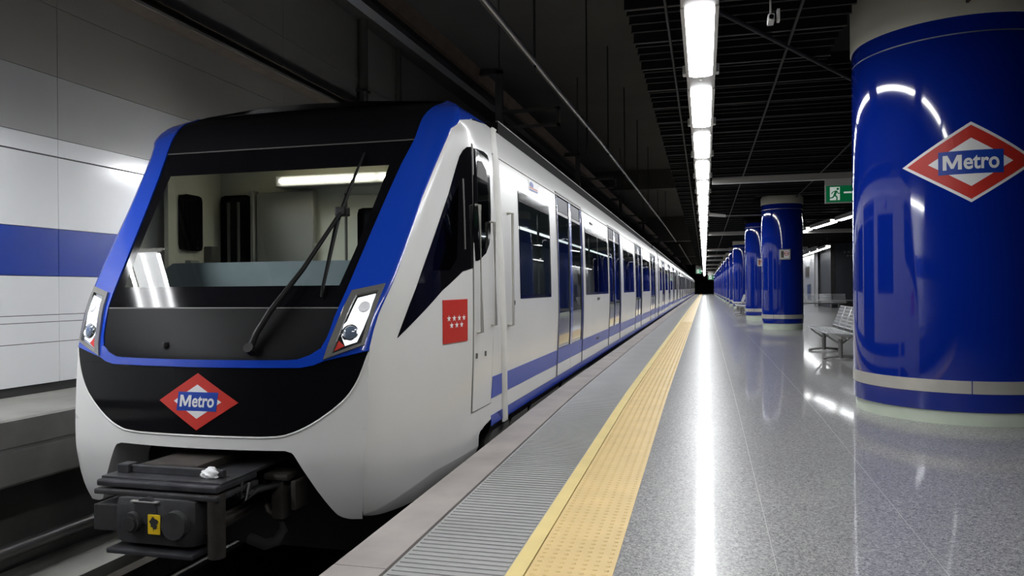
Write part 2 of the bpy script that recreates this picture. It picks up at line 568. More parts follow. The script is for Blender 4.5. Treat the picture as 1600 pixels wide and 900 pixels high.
# slatted ceiling
sc_root = MB().box(-0.60, 12, -6, -5.9, 3.64, 4.1).build('ceiling_slats', 'slat_black', kind='structure', label='black slatted metal ceiling over the platform')
ZS = 3.60
PITCH = 0.2315
cols_xy = [(2.26, 7.83, 0.86), (2.07, 21.8, 0.54), (1.94, 27.9, 0.54)]
mesh_cache = {}
n = 0
y = 2.9
farb = MB()
while y < FAR - 1:
    big = (n % 4 == 0)
    x1 = 8.0
    if 6.85 < y < 8.8:
        x1 = 1.3
    elif abs(y - 21.8) < 0.6 or abs(y - 27.9) < 0.6:
        x1 = 1.35
    if n < 290:
        key = (big, x1)
        z0 = ZS - 0.02 if big else ZS + 0.015
        if key not in mesh_cache:
            mb = MB().box(-0.665, x1, y - 0.014, y + 0.014, z0 + 0.008, ZS + 0.15, 0)
            mb.box(-0.67, x1, y - 0.018, y + 0.018, z0, z0 + 0.008, 1 if big else 0)
            o = mb.build('slat', ['slat_black', 'slat_edge'], sc_root)
            mesh_cache[key] = (o, y)
        else:
            o0, y0 = mesh_cache[key]
            o = o0.copy()
            o.location = o0.location + Vector((0, y - y0, 0))
            COL.objects.link(o)
    elif big:
        farb.box(-0.67, 8, y - 0.05, y + 0.05, ZS - 0.02, ZS + 0.14)
    y += PITCH
    n += 1
farb.build('far_slats', 'slat_black', sc_root, kind='stuff')
for x in (-0.308, 0.824, 2.4):
    ys = FAR - 2
    MB().tube([(x, 2, ZS - 0.03), (x, ys, ZS - 0.03)], 0.014, 6).build('slat_runner', 'slat_edge', sc_root)
t = thing('ceiling_conduit', 'thin dark conduit slanting across under the slatted ceiling', 'conduit', (1.4, 8.95, 3.5))
MB().tube([(-0.2, 6.2, 3.56), (1.40, 8.95, 3.56), (3.0, 11.7, 3.56)], 0.022, 8).build('conduit_tube', 'slat_edge', t)

# overhead conductor rail, pipe and their hangers
con = thing('conductor_rail', 'brown overhead conductor rail running above the train', 'conductor rail', (-3.1, 40, 4.0))


def zc(y):
    return interp(y, [0, 5, 7, 9, 12, 18, 30, 45, 150], [3.93, 3.97, 4.0, 4.04, 4.1, 4.16, 4.24, 4.4, 4.6])


ysl = [-4, 0, 3, 5, 6, 7, 8, 9, 10, 12, 15, 18, 24, 30, 45, 80, FAR]
for nm, prof, m in (('contact_section', [(-3.40, .02), (-3.22, -.02), (-3.16, 0.0), (-3.16, .10), (-3.40, .10)], 'dark_metal'),
                    ('upper_flange', [(-3.16, .06), (-3.11, .07), (-3.06, .22), (-3.10, .24), (-3.16, .14)], 'brown_metal')):
    mb = MB()
    mb.grid([[(x, y, zc(y) + z) for x, z in prof + prof[:1]] for y in ysl])
    mb.build(nm, m, con, smooth=30)
for i, y in enumerate((10.2, 17, 26, 36, 48)):
    mb = MB().box(-2.75, -1.93, y, y + 0.08, 3.64, 3.68)
    mb.box(-2.75, -1.93, y, y + .08, 3.42, 3.45)
    mb.box(-1.97, -1.93, y, y + .08, 3.42, 3.68)
    mb.box(-2.85, -2.75, y, y + .08, 3.42, 4.25)
    mb.box(-3.12, -2.75, y, y + .08, 4.2, 4.28)
    mb.tube([(-2.8, y + .04, 4.2), (-2.8, y + .04, 6.0)], .015, 6)
    mb.build('support_arm', 'support_dark', con)
pp = thing('ceiling_pipe', 'slim grey pipe hung over the track beside the slatted ceiling', 'pipe', (-1.85, 30, 3.7))


def zp(y):
    return interp(y, [0, 6.3, 8.8, 13.9, 24, 38, 52], [3.55, 3.68, 3.73, 3.87, 4.02, 4.2, 4.3])


MB().tube([(-1.85, y, zp(y)) for y in (-4, 0, 3, 6.3, 7.5, 8.8, 11, 13.9, 18, 24, 31, 38, 51.9)], 0.035, 10).build('pipe_run', 'pipe_metal', pp, smooth=40)
for y in (8.3, 12.2, 15.0, 18.2, 21.8, 26, 31.5, 38):
    MB().tube([(-1.85, y, zp(y) - (0.5 if y in (12.2,) else 0.06)), (-1.85, y, 6.0)], 0.014, 6).build('hanger_rod', 'rubber', pp)
p2 = thing('drain_pipe', 'short dark pipe continuing beyond the first concrete beam', 'pipe', (-1.7, 80, 3.9))
MB().tube([(-1.7, 52.7, 4.2), (-1.7, 103.9, 4.28)], 0.05, 8).build('pipe_run', 'dark_metal', p2, smooth=40)

for q in (60, 70, 90, 100):
    MB().tube([(-1.7, q, 4.2), (-1.7, q, 6.0)], 0.014, 6).build('hanger_rod', 'rubber', p2)

# ================================================================= LIGHT ROW
ZL, LY0, LP, LL = 3.30, 5.95, 2.46, 1.88


def make_light(x, y, z, L, label, group, ears=True, lamp='lamp'):
    t = thing('fluorescent_light', label, 'light', (x, y + L / 2, z), group)
    wh, wl_ = 0.145, 0.113
    mb = MB()
    # trunking with an open lit mouth
    mb.box(x - wh, x - wl_, y - 0.02, y + L + 0.02, z, z + 0.10)
    mb.box(x + wl_, x + wh, y - 0.02, y + L + 0.02, z, z + 0.10)
    mb.box(x - wh, x + wh, y - 0.02, y + L + 0.02, z + 0.10, z + 0.12)
    mb.build('housing', 'housing', t)
    mb = MB().box(x - wh + .004, x + wh - .004, y + L + 0.02, y + LP - 0.02, z + 0.012, z + 0.11)
    mb.build('coupling_box', 'housing', t)
    # frosted diffuser bulging just below the mouth
    prof = [(x - wl_, z + 0.003), (x - wl_ * .9, z - 0.004), (x - wl_ * .55, z - 0.011), (x, z - 0.014), (x + wl_ * .55, z - 0.011), (x + wl_ * .9, z - 0.004), (x + wl_, z + 0.003)]
    mb = MB().grid([[(a, q, b) for a, b in prof] for q in (y, y + L)])
    mb.add([(a, y, b) for a, b in prof], [list(range(7))])
    mb.add([(a, y + L, b) for a, b in prof], [list(range(7))])
    mb.build('diffuser', lamp, t, smooth=40)
    if not ears:
        for q in (y + .3, y + L - .3):
            MB().tube([(x, q, z + .1), (x, q, z + .5)], .01, 6).build('hanger_rod', 'slat_edge', t)
            MB().box(x - .03, x + .03, q - .16, q + .16, z + .44, z + .48).build('hanger_plate', 'slat_edge', t)
    if ears:
        for s in (-1, 1):
            mb = MB().bbox(min(x + s * wh, x + s * (wh + .035)), max(x + s * wh, x + s * (wh + .035)), y + L - 0.03, y + L + 0.09, z + .02, z + .11, .012)
            mb.build('clip', 'beam_white', t)
    MB().lathe([(0.0, z - .006), (.016, z - .004), (.018, z + .012)], x, y + L + .2, 10).build('sensor', 'beam_white', t)
    return t


L0 = make_light(-0.022, LY0, ZL, LL, 'first fluorescent light of the long ceiling row above the platform', 'long row of fluorescent lights')
i = 1
while True:
    y = LY0 + LP * i
    if y > FAR - 15:
        break
    lab = (ORD[i] + ' fluorescent light of the long ceiling row, counted from the near end') if i < 20 else 'small fluorescent light in the far stretch of the long ceiling row'
    dup(L0, (-0.022, y + LL / 2, ZL), lab)
    i += 1
for k in range(1, 4):
    dup(L0, (-0.022, LY0 - LP * k + LL / 2, ZL), 'fluorescent light of the long ceiling row behind the viewpoint')
# other rows further across the station
RL = make_light(3.30, 20.4, 3.30, 2.5, 'bright tube light hanging right behind the widest blue column', 'tube lights past the columns', ears=False, lamp='hall_lamp')
RL.rotation_euler = (0, 0, 0.115)
RL.location = (4.39, 24.9, 3.30)
for k, (x, y) in enumerate(((4.04, 28.1), (3.68, 31.3), (3.32, 34.5), (2.96, 37.7))):
    dup(RL, (x, y, 3.3), ('second', 'third', 'fourth', 'fifth')[k] + ' tube light of the slanting row beside the wide blue column', 0.115)
for k in range(8):
    dup(RL, (6.0 + 0.02 * k, 41.5 + 3.2 * k, 3.13), ORD[k] + ' small tube light along the white wall across the hall')
# lamps bracketed to the track wall ahead of the train and behind it
def wall_light(y, label):
    x, z, wh, L_ = -5.04, 2.66, 0.20, 1.765
    t_ = thing('wall_lamp', label, 'light', (x, y + L_ / 2, z), 'lamps bracketed to the track wall')
    mb_ = MB()
    mb_.box(x - wh - .02, x - wh, y, y + L_, z, z + .12)
    mb_.box(x + wh, x + wh + .02, y, y + L_, z, z + .12)
    mb_.box(x - wh - .02, x + wh + .02, y, y + L_, z + .12, z + .14)
    mb_.build('housing', 'housing', t_)
    MB().box(x - wh + .05, x + wh - .05, y + .01, y + L_ - .01, z + .02, z + .03).build('diffuser', 'wall_diffuser', t_)
    for a in (x - wh + .024, x, x + wh - .024):
        MB().tube([(a, y + .02, z + .004), (a, y + L_ - .02, z + .004)], .016, 8).build('tube', 'wall_lamp', t_, smooth=60)
    for q in (y + .3, y + L_ - .6):
        MB().box(XW, x - wh, q, q + .05, z + .06, z + .12).build('wall_bracket', 'dark_metal', t_)
    return t_


W0 = wall_light(2.40, 'bracketed lamp on the track wall in front of the train')
for k in range(1, 2):
    dup(W0, W0.location + Vector((0, -1.775 * k, 0)), 'bracketed lamp on the track wall behind the viewpoint')
for k in range(2):
    dup(W0, W0.location + Vector((0, 5.325 + 1.775 * k, 0)), 'bracketed lamp on the track wall hidden by the train')


# cross beams at lamp level
for k, y in enumerate((15.6, 30.8, 43.8, 52, 60, 72, 86, 101, 117)):
    t = thing('cross_beam', (ORD[k] + ' pale metal cross beam reaching from the light row to the columns'), 'beam', (2.5, y, ZL), 'cross beams beside the light row')
    zb = ZL - 0.07
    MB().bbox(0.16, 5.5, y, y + 0.06, zb + 0.014, zb + 0.135, .004).build('beam_web', 'housing', t)
    MB().box(0.16, 5.5, y - 0.014, y + 0.074, zb, zb + 0.014).build('beam_flange', 'beam_white', t)
t = thing('bracket_arm', 'short pale bracket tapering out from the light row', 'bracket', (0.5, 22.9, ZL))
a0, a1, yb_ = 0.14, 0.62, 22.9
MB().add([(a0, yb_, ZL - .03), (a1, yb_, ZL - .07), (a1, yb_, ZL), (a0, yb_, ZL + .07), (a0, yb_ + .06, ZL - .03), (a1, yb_ + .06, ZL - .07), (a1, yb_ + .06, ZL), (a0, yb_ + .06, ZL + .07)],
         [(0, 1, 2, 3), (7, 6, 5, 4), (0, 4, 5, 1), (1, 5, 6, 2), (2, 6, 7, 3), (3, 7, 4, 0)]).build('arm_plate', 'beam_white', t)
MB().tube([(a1, yb_ + .03, ZL - .04), (2.0, yb_ + .03, ZL - .04)], 0.014, 6).build('arm_rod', 'grey_metal', t)

# security camera
t = thing('security_camera', 'small white security camera under the slatted ceiling', 'camera', (0.51, 6.12, 3.2))
MB().tube([(0.51, 6.12, 3.4), (0.51, 6.12, 3.66)], 0.007, 8).build('drop_rod', 'slat_edge', t)
MB().tube([(0.51, 6.12, 3.25), (0.51, 6.12, 3.42)], 0.008, 8).build('stalk', 'beam_white', t)
MB().bbox(0.485, 0.535, 6.05, 6.17, 3.19, 3.25, .01).build('camera_body', 'beam_white', t)
MB().tube([(0.51, 6.05, 3.22), (0.51, 6.035, 3.22)], 0.018, 10).build('lens', 'gloss_black', t)
MB().box(0.555, 0.575, 6.08, 6.14, 3.20, 3.29).build('mount_plate', 'beam_white', t)


# ================================================================= SIGNS
def exit_sign(x, y, z0, wd, h, label, top):
    t = thing('exit_sign', label, 'sign', (x + wd / 2, y, z0), 'green exit signs')
    f = .018
    MB().box(x, x + wd, y, y + .05, z0, z0 + h).build('sign_frame', 'beam_white', t)
    MB().box(x + f, x + wd - f, y - .004, y, z0 + f, z0 + h - f * 1.4).build('sign_face', 'sign_green', t)
    hh = h - 2.4 * f
    X = lambda a: x + f + a * hh
    Z = lambda b: z0 + f + b * hh
    yy = y - .007
    MB().box(X(.22), X(.78), yy, y - .002, Z(.12), Z(.92)).build('door_pictogram', 'sign_white', t)
    mb = MB()
    yq = y - .010

    def seg(a, b, wd_):
        a, b = Vector((X(a[0]), yq, Z(a[1]))), Vector((X(b[0]), yq, Z(b[1])))
        d = (b - a).normalized()
        n_ = Vector((d.z, 0, -d.x)) * wd_ * hh / 2
        mb.add([a + n_, b + n_, b - n_, a - n_], [(0, 1, 2, 3)])
    seg((.60, .70), (.47, .42), .13)
    seg((.47, .44), (.62, .30), .09)
    seg((.62, .30), (.60, .12), .08)
    seg((.48, .43), (.36, .27), .09)
    seg((.36, .27), (.14, .25), .07)
    seg((.58, .68), (.38, .62), .06)
    seg((.38, .62), (.30, .50), .055)
    seg((.60, .66), (.70, .50), .06)
    seg((.70, .50), (.80, .56), .05)
    c = [(X(.66) + .075 * hh * math.cos(a), yq, Z(.80) + .075 * hh * math.sin(a)) for a in [2 * math.pi * q / 12 for q in range(12)]]
    mb.add(c, [list(range(12))])
    mb.build('running_figure', 'sign_green', t)
    mb = MB()
    mb.box(X(1.0), X(1.0) + .16, yy, y - .002, Z(.52), Z(.62))
    mb.add([(X(1.0) + .15, yy, Z(.38)), (X(1.0) + .27, yy, Z(.57)), (X(1.0) + .15, yy, Z(.76))], [(0, 1, 2)])
    mb.build('arrow', 'sign_white', t)
    MB().box(x, x + wd, y + .01, y + .04, z0 + h, top).build('hanger', 'beam_white', t)
    return t


exit_sign(2.275, 15.58, 2.77, 0.95, 0.36, 'green exit sign with running figure hung from a cross beam', ZL - .06)
exit_sign(-0.95, 86.2, 2.75, 0.62, 0.5, 'tiny distant green exit sign on the track side of the lights', 3.66)
exit_sign(0.45, 100.97, 2.2, 0.7, 0.6, 'tiny distant green exit sign on the column side of the lights', ZL - .06)


# ================================================================= COLUMNS
def cyl_map(cx, cy, R):
    return lambda a, z, off: (cx + (R + off) * math.cos(a), cy + (R + off) * math.sin(a), z)


def make_column(cx, cy, R, zb, zs0, zs1, label, n=64, segs=3, ztop=3.405, zg=3.26, zcap=3.64, ph=0.0, capm='cream'):
    t = thing('blue_column', label, 'column', (cx, cy, 0), 'blue enamel columns')
    MB().lathe([(R - .02, -.06), (R - .02, zb)], cx, cy, n).build('column_base', 'green_base', t, smooth=40)
    mb = MB().lathe([(R - .02, zb), (R - .004, zb), (R, zb + .004), (R, zg - .006), (R - .006, zg - .003)], cx, cy, n)
    mb.build('cladding', 'column_blue', t, smooth=40)
    MB().lathe([(R - .006, zg - .003), (R - .003, zg), (R - .003, zg + .008)], cx, cy, n).build('joint_ring', 'steel', t, smooth=40)
    MB().lathe([(R, zg + .006), (R, ztop), (R - .015, ztop)], cx, cy, n).build('top_band', 'column_blue', t, smooth=40)
    for s in range(segs):
        a0 = ph + 2 * math.pi * s / segs + .004 / R
        a1 = ph + 2 * math.pi * (s + 1) / segs - .004 / R
        MB().lathe([(R, zs0), (R + .004, zs0), (R + .004, zs1), (R, zs1)], cx, cy, n // segs + 1, a0=a0, a1=a1).build('steel_band', 'band_steel', t, smooth=40)
    MB().lathe([(R - .015, ztop), (R + .01, ztop), (R + .01, zcap - .05), (R - .02, zcap), (0, zcap)], cx, cy, n).build('column_cap', capm, t, smooth=40)
    return t


C1 = (2.26, 7.83, 0.86)
c1 = make_column(*C1, 0.095, 0.25, 0.357, 'widest blue column, bearing the red station emblem', n=96, ph=-1.703, zcap=4.05)
MB().box(2.12, 2.14, 6.85, 6.98, 3.50, 3.8).build('cap_hook', 'rubber', c1)
c2 = make_column(2.07, 21.8, 0.54, 0.17, 0.30, 0.41, 'slim blue column with a small framed notice and cream cap')
c3 = make_column(1.94, 27.9, 0.54, 0.17, 0.30, 0.41, 'slim blue column half hidden behind the one with the framed notice', zcap=3.56, capm='slat_black')
far_cols = [41.5, 48, 55, 62, 69, 76, 83, 90, 97, 104, 111, 118, 125]
for k, y in enumerate(far_cols):
    lab = ('blue column behind the first benches, with a cream cap' if k == 0 else
           (ORD[k] + ' distant blue column of the line beyond the benches') if k < 8 else 'blue column at the far end of the line')
    dup(c2, (2.0, y, 0), lab)


# emblem on the wide column
def emblem(root, fm, cu, cv, hu, hv, off, names=('emblem_plate', 'emblem_lettering'), white_edge=True, sign=1, su=.06, slant=0.0, box=(.508, .32)):
    def dia(k):
        return [(cu - sign * hu * k, cv), (cu, cv + hv * k), (cu + sign * hu * k, cv), (cu, cv - hv * k)]
    mb = MB()
    k = 1.0
    o = off
    if white_edge:
        mb.patch(dia(1.0), fm, su, .3, o, mi=0)
        k = 0.92
        o += .0012
    mb.patch(dia(k), fm, su, .3, o, mi=1)
    mb.patch(dia(.60), fm, su, .3, o + .0012, mi=0)
    bu, bv = hu * box[0], hv * box[1]
    mb.patch([(cu - sign * bu - slant, cv - bv), (cu + sign * bu - slant, cv - bv), (cu + sign * bu + slant, cv + bv), (cu - sign * bu + slant, cv + bv)], fm, su, .3, o + .0024, mi=2)
    p = mb.build(names[0], ['mark_white', 'red', 'mark_blue'], root, label='red and white diamond emblem with a blue bar reading Metro')
    mb = MB()
    a0, a1 = cu - sign * bu * .86 - slant * .5, cu + sign * bu * .86 - slant * .5
    v0, v1 = cv - bv * .60, cv + bv * .66
    am = a0 + (a1 - a0) * .335
    M_ = [(0, 0), (0, 1), (.25, 1), (.5, .38), (.75, 1), (1, 1), (1, 0), (.80, 0), (.80, .64), (.57, .08), (.43, .08), (.20, .64), (.20, 0)]
    mb.patch([(a0 + (am - a0) * p + slant * q, v0 + (v1 - v0) * q) for p, q in M_], fm, 1, 1, o + .0040, rim=False)
    put_text(mb, 'etro', a0 + (a1 - a0) * .365, a1, v0 - bv * .02, v1 - (v1 - v0) * .06, fm, o + .0040, bold=.022, slant=slant)
    mb.build(names[1], 'mark_white', p)
    return p


emblem(c1, cyl_map(*C1), -1.697, 2.18, 0.609, 0.335, .002, box=(.455, .29))

# small notices on the slim columns
for (cx, cy, zc_, dx) in ((2.07, 21.8, 2.03, 0.02), (1.94, 27.9, 2.02, -0.02)):
    t = thing('notice_frame', 'small framed notice on the slim column with the cream cap' if cy < 25 else 'small pale notice on the half hidden slim column', 'notice', (cx + dx, cy - .56, zc_), 'framed column notices')
    x, yy = cx + dx, cy - .575
    MB().bbox(x - .14, x + .14, yy, yy + .05, zc_ - .14, zc_ + .14, .01).build('frame', 'steel', t)
    MB().box(x - .105, x + .105, yy - .004, yy, zc_ - .105, zc_ + .105).build('paper', 'mark_white', t)
    MB().box(x - .10, x - .03, yy - .006, yy - .004, zc_ - .09, zc_ + .09).build('picture_panel', 'poster_c' if cy < 25 else 'poster_b', t)
    mb = MB()
    ring = lambda r: [(x + .035 + r * math.cos(a), yy - .007, zc_ + .02 + r * math.sin(a)) for a in [2 * math.pi * q / 20 for q in range(20)]]
    mb.add(ring(.06) + ring(.045), [(q, (q + 1) % 20, 20 + (q + 1) % 20, 20 + q) for q in range(20)])
    mb.box(x + .035 - .045, x + .035 + .045, yy - .008, yy - .006, zc_ + .012, zc_ + .028)
    mb.build('prohibition_mark', 'red', t)


# ================================================================= BENCHES
def make_bench(x, y, n, pitch, label):
    """row of n seats along +y, facing -x; (x, y) = front corner of the first seat"""
    L = n * pitch
    t = thing('metal_bench', label, 'bench', (x + .3, y + L / 2, 0), 'perforated steel benches')
    MB().bbox(x + .20, x + .28, y + .06, y + L - .06, .33, .38, .01).build('beam', 'grey_metal', t)
    for yy in (y + .35, y + L - .35):
        mb = MB()
        mb.tube([(x + .24, yy, .02), (x + .24, yy, .34)], .035, 10)
        mb.tube([(x - .02, yy, .012), (x + .06, yy, .03), (x + .2, yy, .05), (x + .28, yy, .05), (x + .46, yy, .03), (x + .54, yy, .012)], .02, 8)
        mb.tube([(x + .02, yy, .40), (x + .1, yy, .33), (x + .22, yy, .25)], .015, 8)
        mb.tube([(x + .44, yy, .40), (x + .36, yy, .33), (x + .26, yy, .25)], .015, 8)
        mb.build('leg', 'grey_metal', t, smooth=50)
    for k in range(n):
        a, b = y + k * pitch + .02, y + (k + 1) * pitch - .02
        fr = .011
        mb = MB()
        seat = [(x, a, .425), (x, b, .425), (x + .43, b, .40), (x + .43, a, .40)]
        mb.tube(seat + seat[:1], fr, 8)
        q = 9
        for i in range(1, q):
            yy = a + (b - a) * i / q
            mb.tube([(x, yy, .425), (x + .43, yy, .40)], .005, 5, caps=False)
        for i in range(1, 7):
            xx = x + .43 * i / 7
            mb.box(xx - .012, xx + .012, a, b, .405 + .02 * (1 - i / 7), .410 + .02 * (1 - i / 7))
        mb.build('seat', 'bench_steel', t, smooth=50)
        mb = MB()
        bk = [(x + .45, a, .46), (x + .45, b, .46), (x + .58, b, .80), (x + .58, a, .80)]
        mb.tube(bk + bk[:1], fr, 8)
        for i in range(1, q):
            yy = a + (b - a) * i / q
            mb.tube([(x + .45, yy, .46), (x + .58, yy, .80)], .005, 5, caps=False)
        for i in range(1, 6):
            f = i / 6
            mb.tube([(x + .45 + .13 * f, a, .46 + .34 * f), (x + .45 + .13 * f, b, .46 + .34 * f)], .012, 5, caps=False)
        mb.build('backrest', 'bench_steel', t, smooth=50)
    for k in range(n + 1):
        yy = min(max(y + k * pitch, y + .02), y + L - .02)
        MB().tube([(x + .24, yy, .36), (x + .43, yy, .40), (x + .46, yy, .48)], .012, 6).build('seat_bracket', 'grey_metal', t)
    return t


b1 = make_bench(1.84, 12.45, 4, 0.60, 'perforated steel bench between the widest column and the slim one')
far_b = [(1.25, 31.2), (1.35, 37.5), (1.4, 44.0), (1.4, 51), (1.4, 57)]
for k, (x, y) in enumerate(far_b):
    dup(b1, (x + .3, y + 1.2, 0), ORD[k] + ' small distant steel bench standing against the line of blue columns')
dup(b1, (5.35, 38.6, 0), 'steel bench across the hall, standing in front of the dark block', math.pi / 2)


# ================================================================= ACROSS THE HALL
w3 = MB().box(6.4, 6.6, 48.2, 90, 0, 3.6).build('wall_hall', 'wall_white', kind='structure', label='white hall wall with posters and a row of tube lights')
MB().box(6.38, 6.42, 48.1, 48.2, 0, 3.2).build('corner_trim', 'steel', w3)
blk = thing('dark_block', 'dark slate lift enclosure standing past the benches', 'enclosure', (7.8, 46, 0))
MB().bbox(6.7, 9.6, 44, 48, 0, 3.55, .03).build('enclosure_body', 'slate', blk)
MB().box(6.8, 9.5, 43.985, 44.0, .06, .3).build('plinth', 'rubber', blk)
MB().box(6.68, 6.9, 43.97, 44.0, .3, 3.5).build('edge_panel', 'dark_metal', blk)
mb = MB()
for a, z in ((7.35, 3.0), (7.55, 3.0), (7.75, 3.0), (7.9, 3.0), (7.5, 2.8), (7.7, 2.8)):
    mb.box(a, a + .1, 43.97, 44.0, z, z + .08)
mb.build('faint_lettering', 'grey_metal', blk)
posters = [(50.2, 52.0, 1.75, 2.45, 'poster_c', 'dark poster high on the white hall wall beside its corner'),
           (54.5, 56.4, 1.75, 2.6, 'poster_b', 'reddish poster high on the white hall wall'),
           (59.5, 62.5, 1.6, 2.6, 'poster_c', 'wide dark poster far along the white hall wall'),
           (49.6, 51.2, 0.35, 1.35, 'poster_a', 'blue and white poster low on the white hall wall by its corner'),
           (53.2, 56.8, 0.35, 1.05, 'poster_a', 'wide blue notice board low on the white hall wall'),
           (57.4, 58.8, 0.2, 1.7, 'poster_a', 'tall narrow blue panel on the white hall wall')]
for a, b, z0, z1, m, lab in posters:
    t = thing('poster', lab, 'poster', (6.39, (a + b) / 2, z0))
    MB().box(6.365, 6.395, a, b, z0, z1).build('frame', 'grey_metal', t)
    MB().box(6.36, 6.366, a + .06, b - .06, z0 + .05, z1 - .05).build('print', m, t)
t = thing('hand_rail', 'low metal rail in front of the dark enclosure', 'rail', (8, 43.4, 0))
MB().tube([(5.9, 43.4, .42), (10, 43.4, .42)], .03, 8).build('top_bar', 'steel', t)
for x in (6.6, 8.2, 9.8):
    MB().tube([(x, 43.4, 0), (x, 43.4, .42)], .03, 8).build('post', 'grey_metal', t)

# ================================================================= THE TRAIN
XC = -3.1
FZ = [-.4, -.25, -.1, .1, .2, .70, .78, 1.04, 1.14, 1.6, 2.045, 2.25, 2.40, 2.52, 2.60, 2.64]
FY = [4.22, 4.13, 4.08, 4.048, 4.05, 4.08, 4.09, 4.187, 4.2516, 4.548, 4.835, 4.967, 5.05, 5.17, 5.32, 5.5]


def wmap(w_, z, off):
    """raked windscreen and the panel under it, flat across between the blue posts"""
    a = wA(z)
    if z >= 1.045:
        y_ = 4.20 + .645 * (z - 1.06) + .144 * a * a
    else:
        t = max(0, (z - .72) / .325)
        y_ = Yf(0, z) + .144 * (w_ * w_ * (1 - t) + a * a * t)
        t2 = max(0, (z - .985) / .06)
        y_ = y_ * (1 - t2) + (4.20 + .645 * (z - 1.06) + .144 * a * a) * t2
    return (XC + w_ * (1 + off * .28), y_ - off * .87, z + off * .45)


def Yf(w_, z):
    # smoothed centre profile of the nose plus its curve in plan
    s = sum(interp(z + d_, FZ, FY) for d_ in (-.05, -.025, 0, .025, .05)) / 5
    return s + .144 * w_ * w_


def fmap(w_, z, off):
    """front surface of the nose, off = outwards"""
    return (XC + w_ * (1 + off * .28), Yf(w_, z) - off * .87, z + off * .45)


BZ = [-.40, -.27, -.15, .3, .5, .773, .967, 1.19, 1.445, 1.67, 1.85, 2.165, 2.34, 2.38, 2.42, 2.45]
BW = [1.0, 1.02, 1.045, 1.085, 1.09, 1.088, 1.108, 1.155, 1.183, 1.20, 1.214, 1.261, 1.295, 1.325, 1.335, 1.325]
PZ = [-.5, .2, .80, 1.5, 2.22, 2.35, 2.48, 2.56]
PW = [1.345, 1.372, 1.40, 1.395, 1.375, 1.36, 1.335, 1.30]
AZ = [.722, .749, .787, .852, .981, 1.045, 1.142, 1.6, 2.04, 2.25, 2.435, 2.532, 2.60, 2.64]
AW = [.664, .741, .796, .828, .853, .868, .885, .945, 1.01, 1.056, 1.075, 1.10, 1.125, 1.13]
DZ = [.252, .258, .268, .30, .366, .474, .559, .637, .773]
DW = [.44, .545, .60, .69, .805, .94, 1.003, 1.04, 1.085]
OZ = [-.278, -.272, -.255, -.22, -.1, .0, .10, .13, .150, .162, .168]
OW = [.955, .922, .886, .859, .790, .734, .678, .661, .646, .628, .60]


def dense(xs, ys, n=12):
    """monotone-ish smooth resampling of a hand-measured outline"""
    X_, Y_ = [], []
    m = len(xs)
    for k in range(m - 1):
        p0, p1, p2, p3 = [max(0, min(m - 1, k + d)) for d in (-1, 0, 1, 2)]
        for q in range(n):
            t = q / n
            h = xs[p2] - xs[p1]
            s1 = (ys[p2] - ys[p0]) / max(1e-9, xs[p2] - xs[p0])
            s2 = (ys[p3] - ys[p1]) / max(1e-9, xs[p3] - xs[p1])
            a, b, c, d = 2 * t ** 3 - 3 * t ** 2 + 1, t ** 3 - 2 * t ** 2 + t, -2 * t ** 3 + 3 * t ** 2, t ** 3 - t ** 2
            X_.append(xs[p1] + h * t)
            Y_.append(a * ys[p1] + b * h * s1 + c * ys[p2] + d * h * s2)
    return X_ + [xs[-1]], Y_ + [ys[-1]]


DZ, DW = dense(DZ, DW)
OZ, OW = dense(OZ, OW)
BZ, BW = dense(BZ, BW)
AZ, AW = dense(AZ, AW)
PZ, PW = dense(PZ, PW)
wB = lambda z: interp(z, BZ, BW)
Pp = lambda z: interp(z, PZ, PW)
wA = lambda z: interp(z, AZ, AW)
YD = 5.6


def G(y, z):
    b = wB(z)
    yb = Yf(b, z)
    t = min(1, max(0, (y - yb) / (YD - yb)))
    return b + (Pp(z) - b) * (.16 * (1 - math.exp(-t / .06)) + .84 * (1 - (1 - t) ** 1.7))


def z_shift(y, z):
    """rows of the skirt climb from the nose tip towards the wheel opening"""
    if z >= .1:
        return z
    zc_ = interp(y, [4.2, 4.27, 4.5, 4.9, 5.3, 5.65], [-.265, -.26, -.20, -.11, -.092, -.085])
    return z + (zc_ + .265) * (.1 - z) / .365


def smap(sgn):
    return lambda y, z, off: (XC + sgn * (G(y, z) + off), y, z)


RS = smap(1)
train = thing('metro_train', 'white and blue metro train cab car standing with its headlights lit', 'train', (XC, 16, -0.9))

# --- white shell of the cab: lower front, legs and both sides
mb = MB()
zs_out = [-.278, -.274, -.265, -.25, -.238, -.2, -.15, -.08, 0, .05, .09, .12, .14, .155, .168, .21, .255, .258, .262, .268, .275, .285, .30, .33, .366, .42, .474, .52, .559, .6, .637, .67, .70, .74, .773]
NOPEN = 15


def w_in(z):
    if z <= .168:
        return interp(z, OZ, OW)
    if z < .255:
        return .60 + (interp(.255, DZ, DW) - .60) * (z - .168) / (.255 - .168)
    return interp(z, DZ, DW)


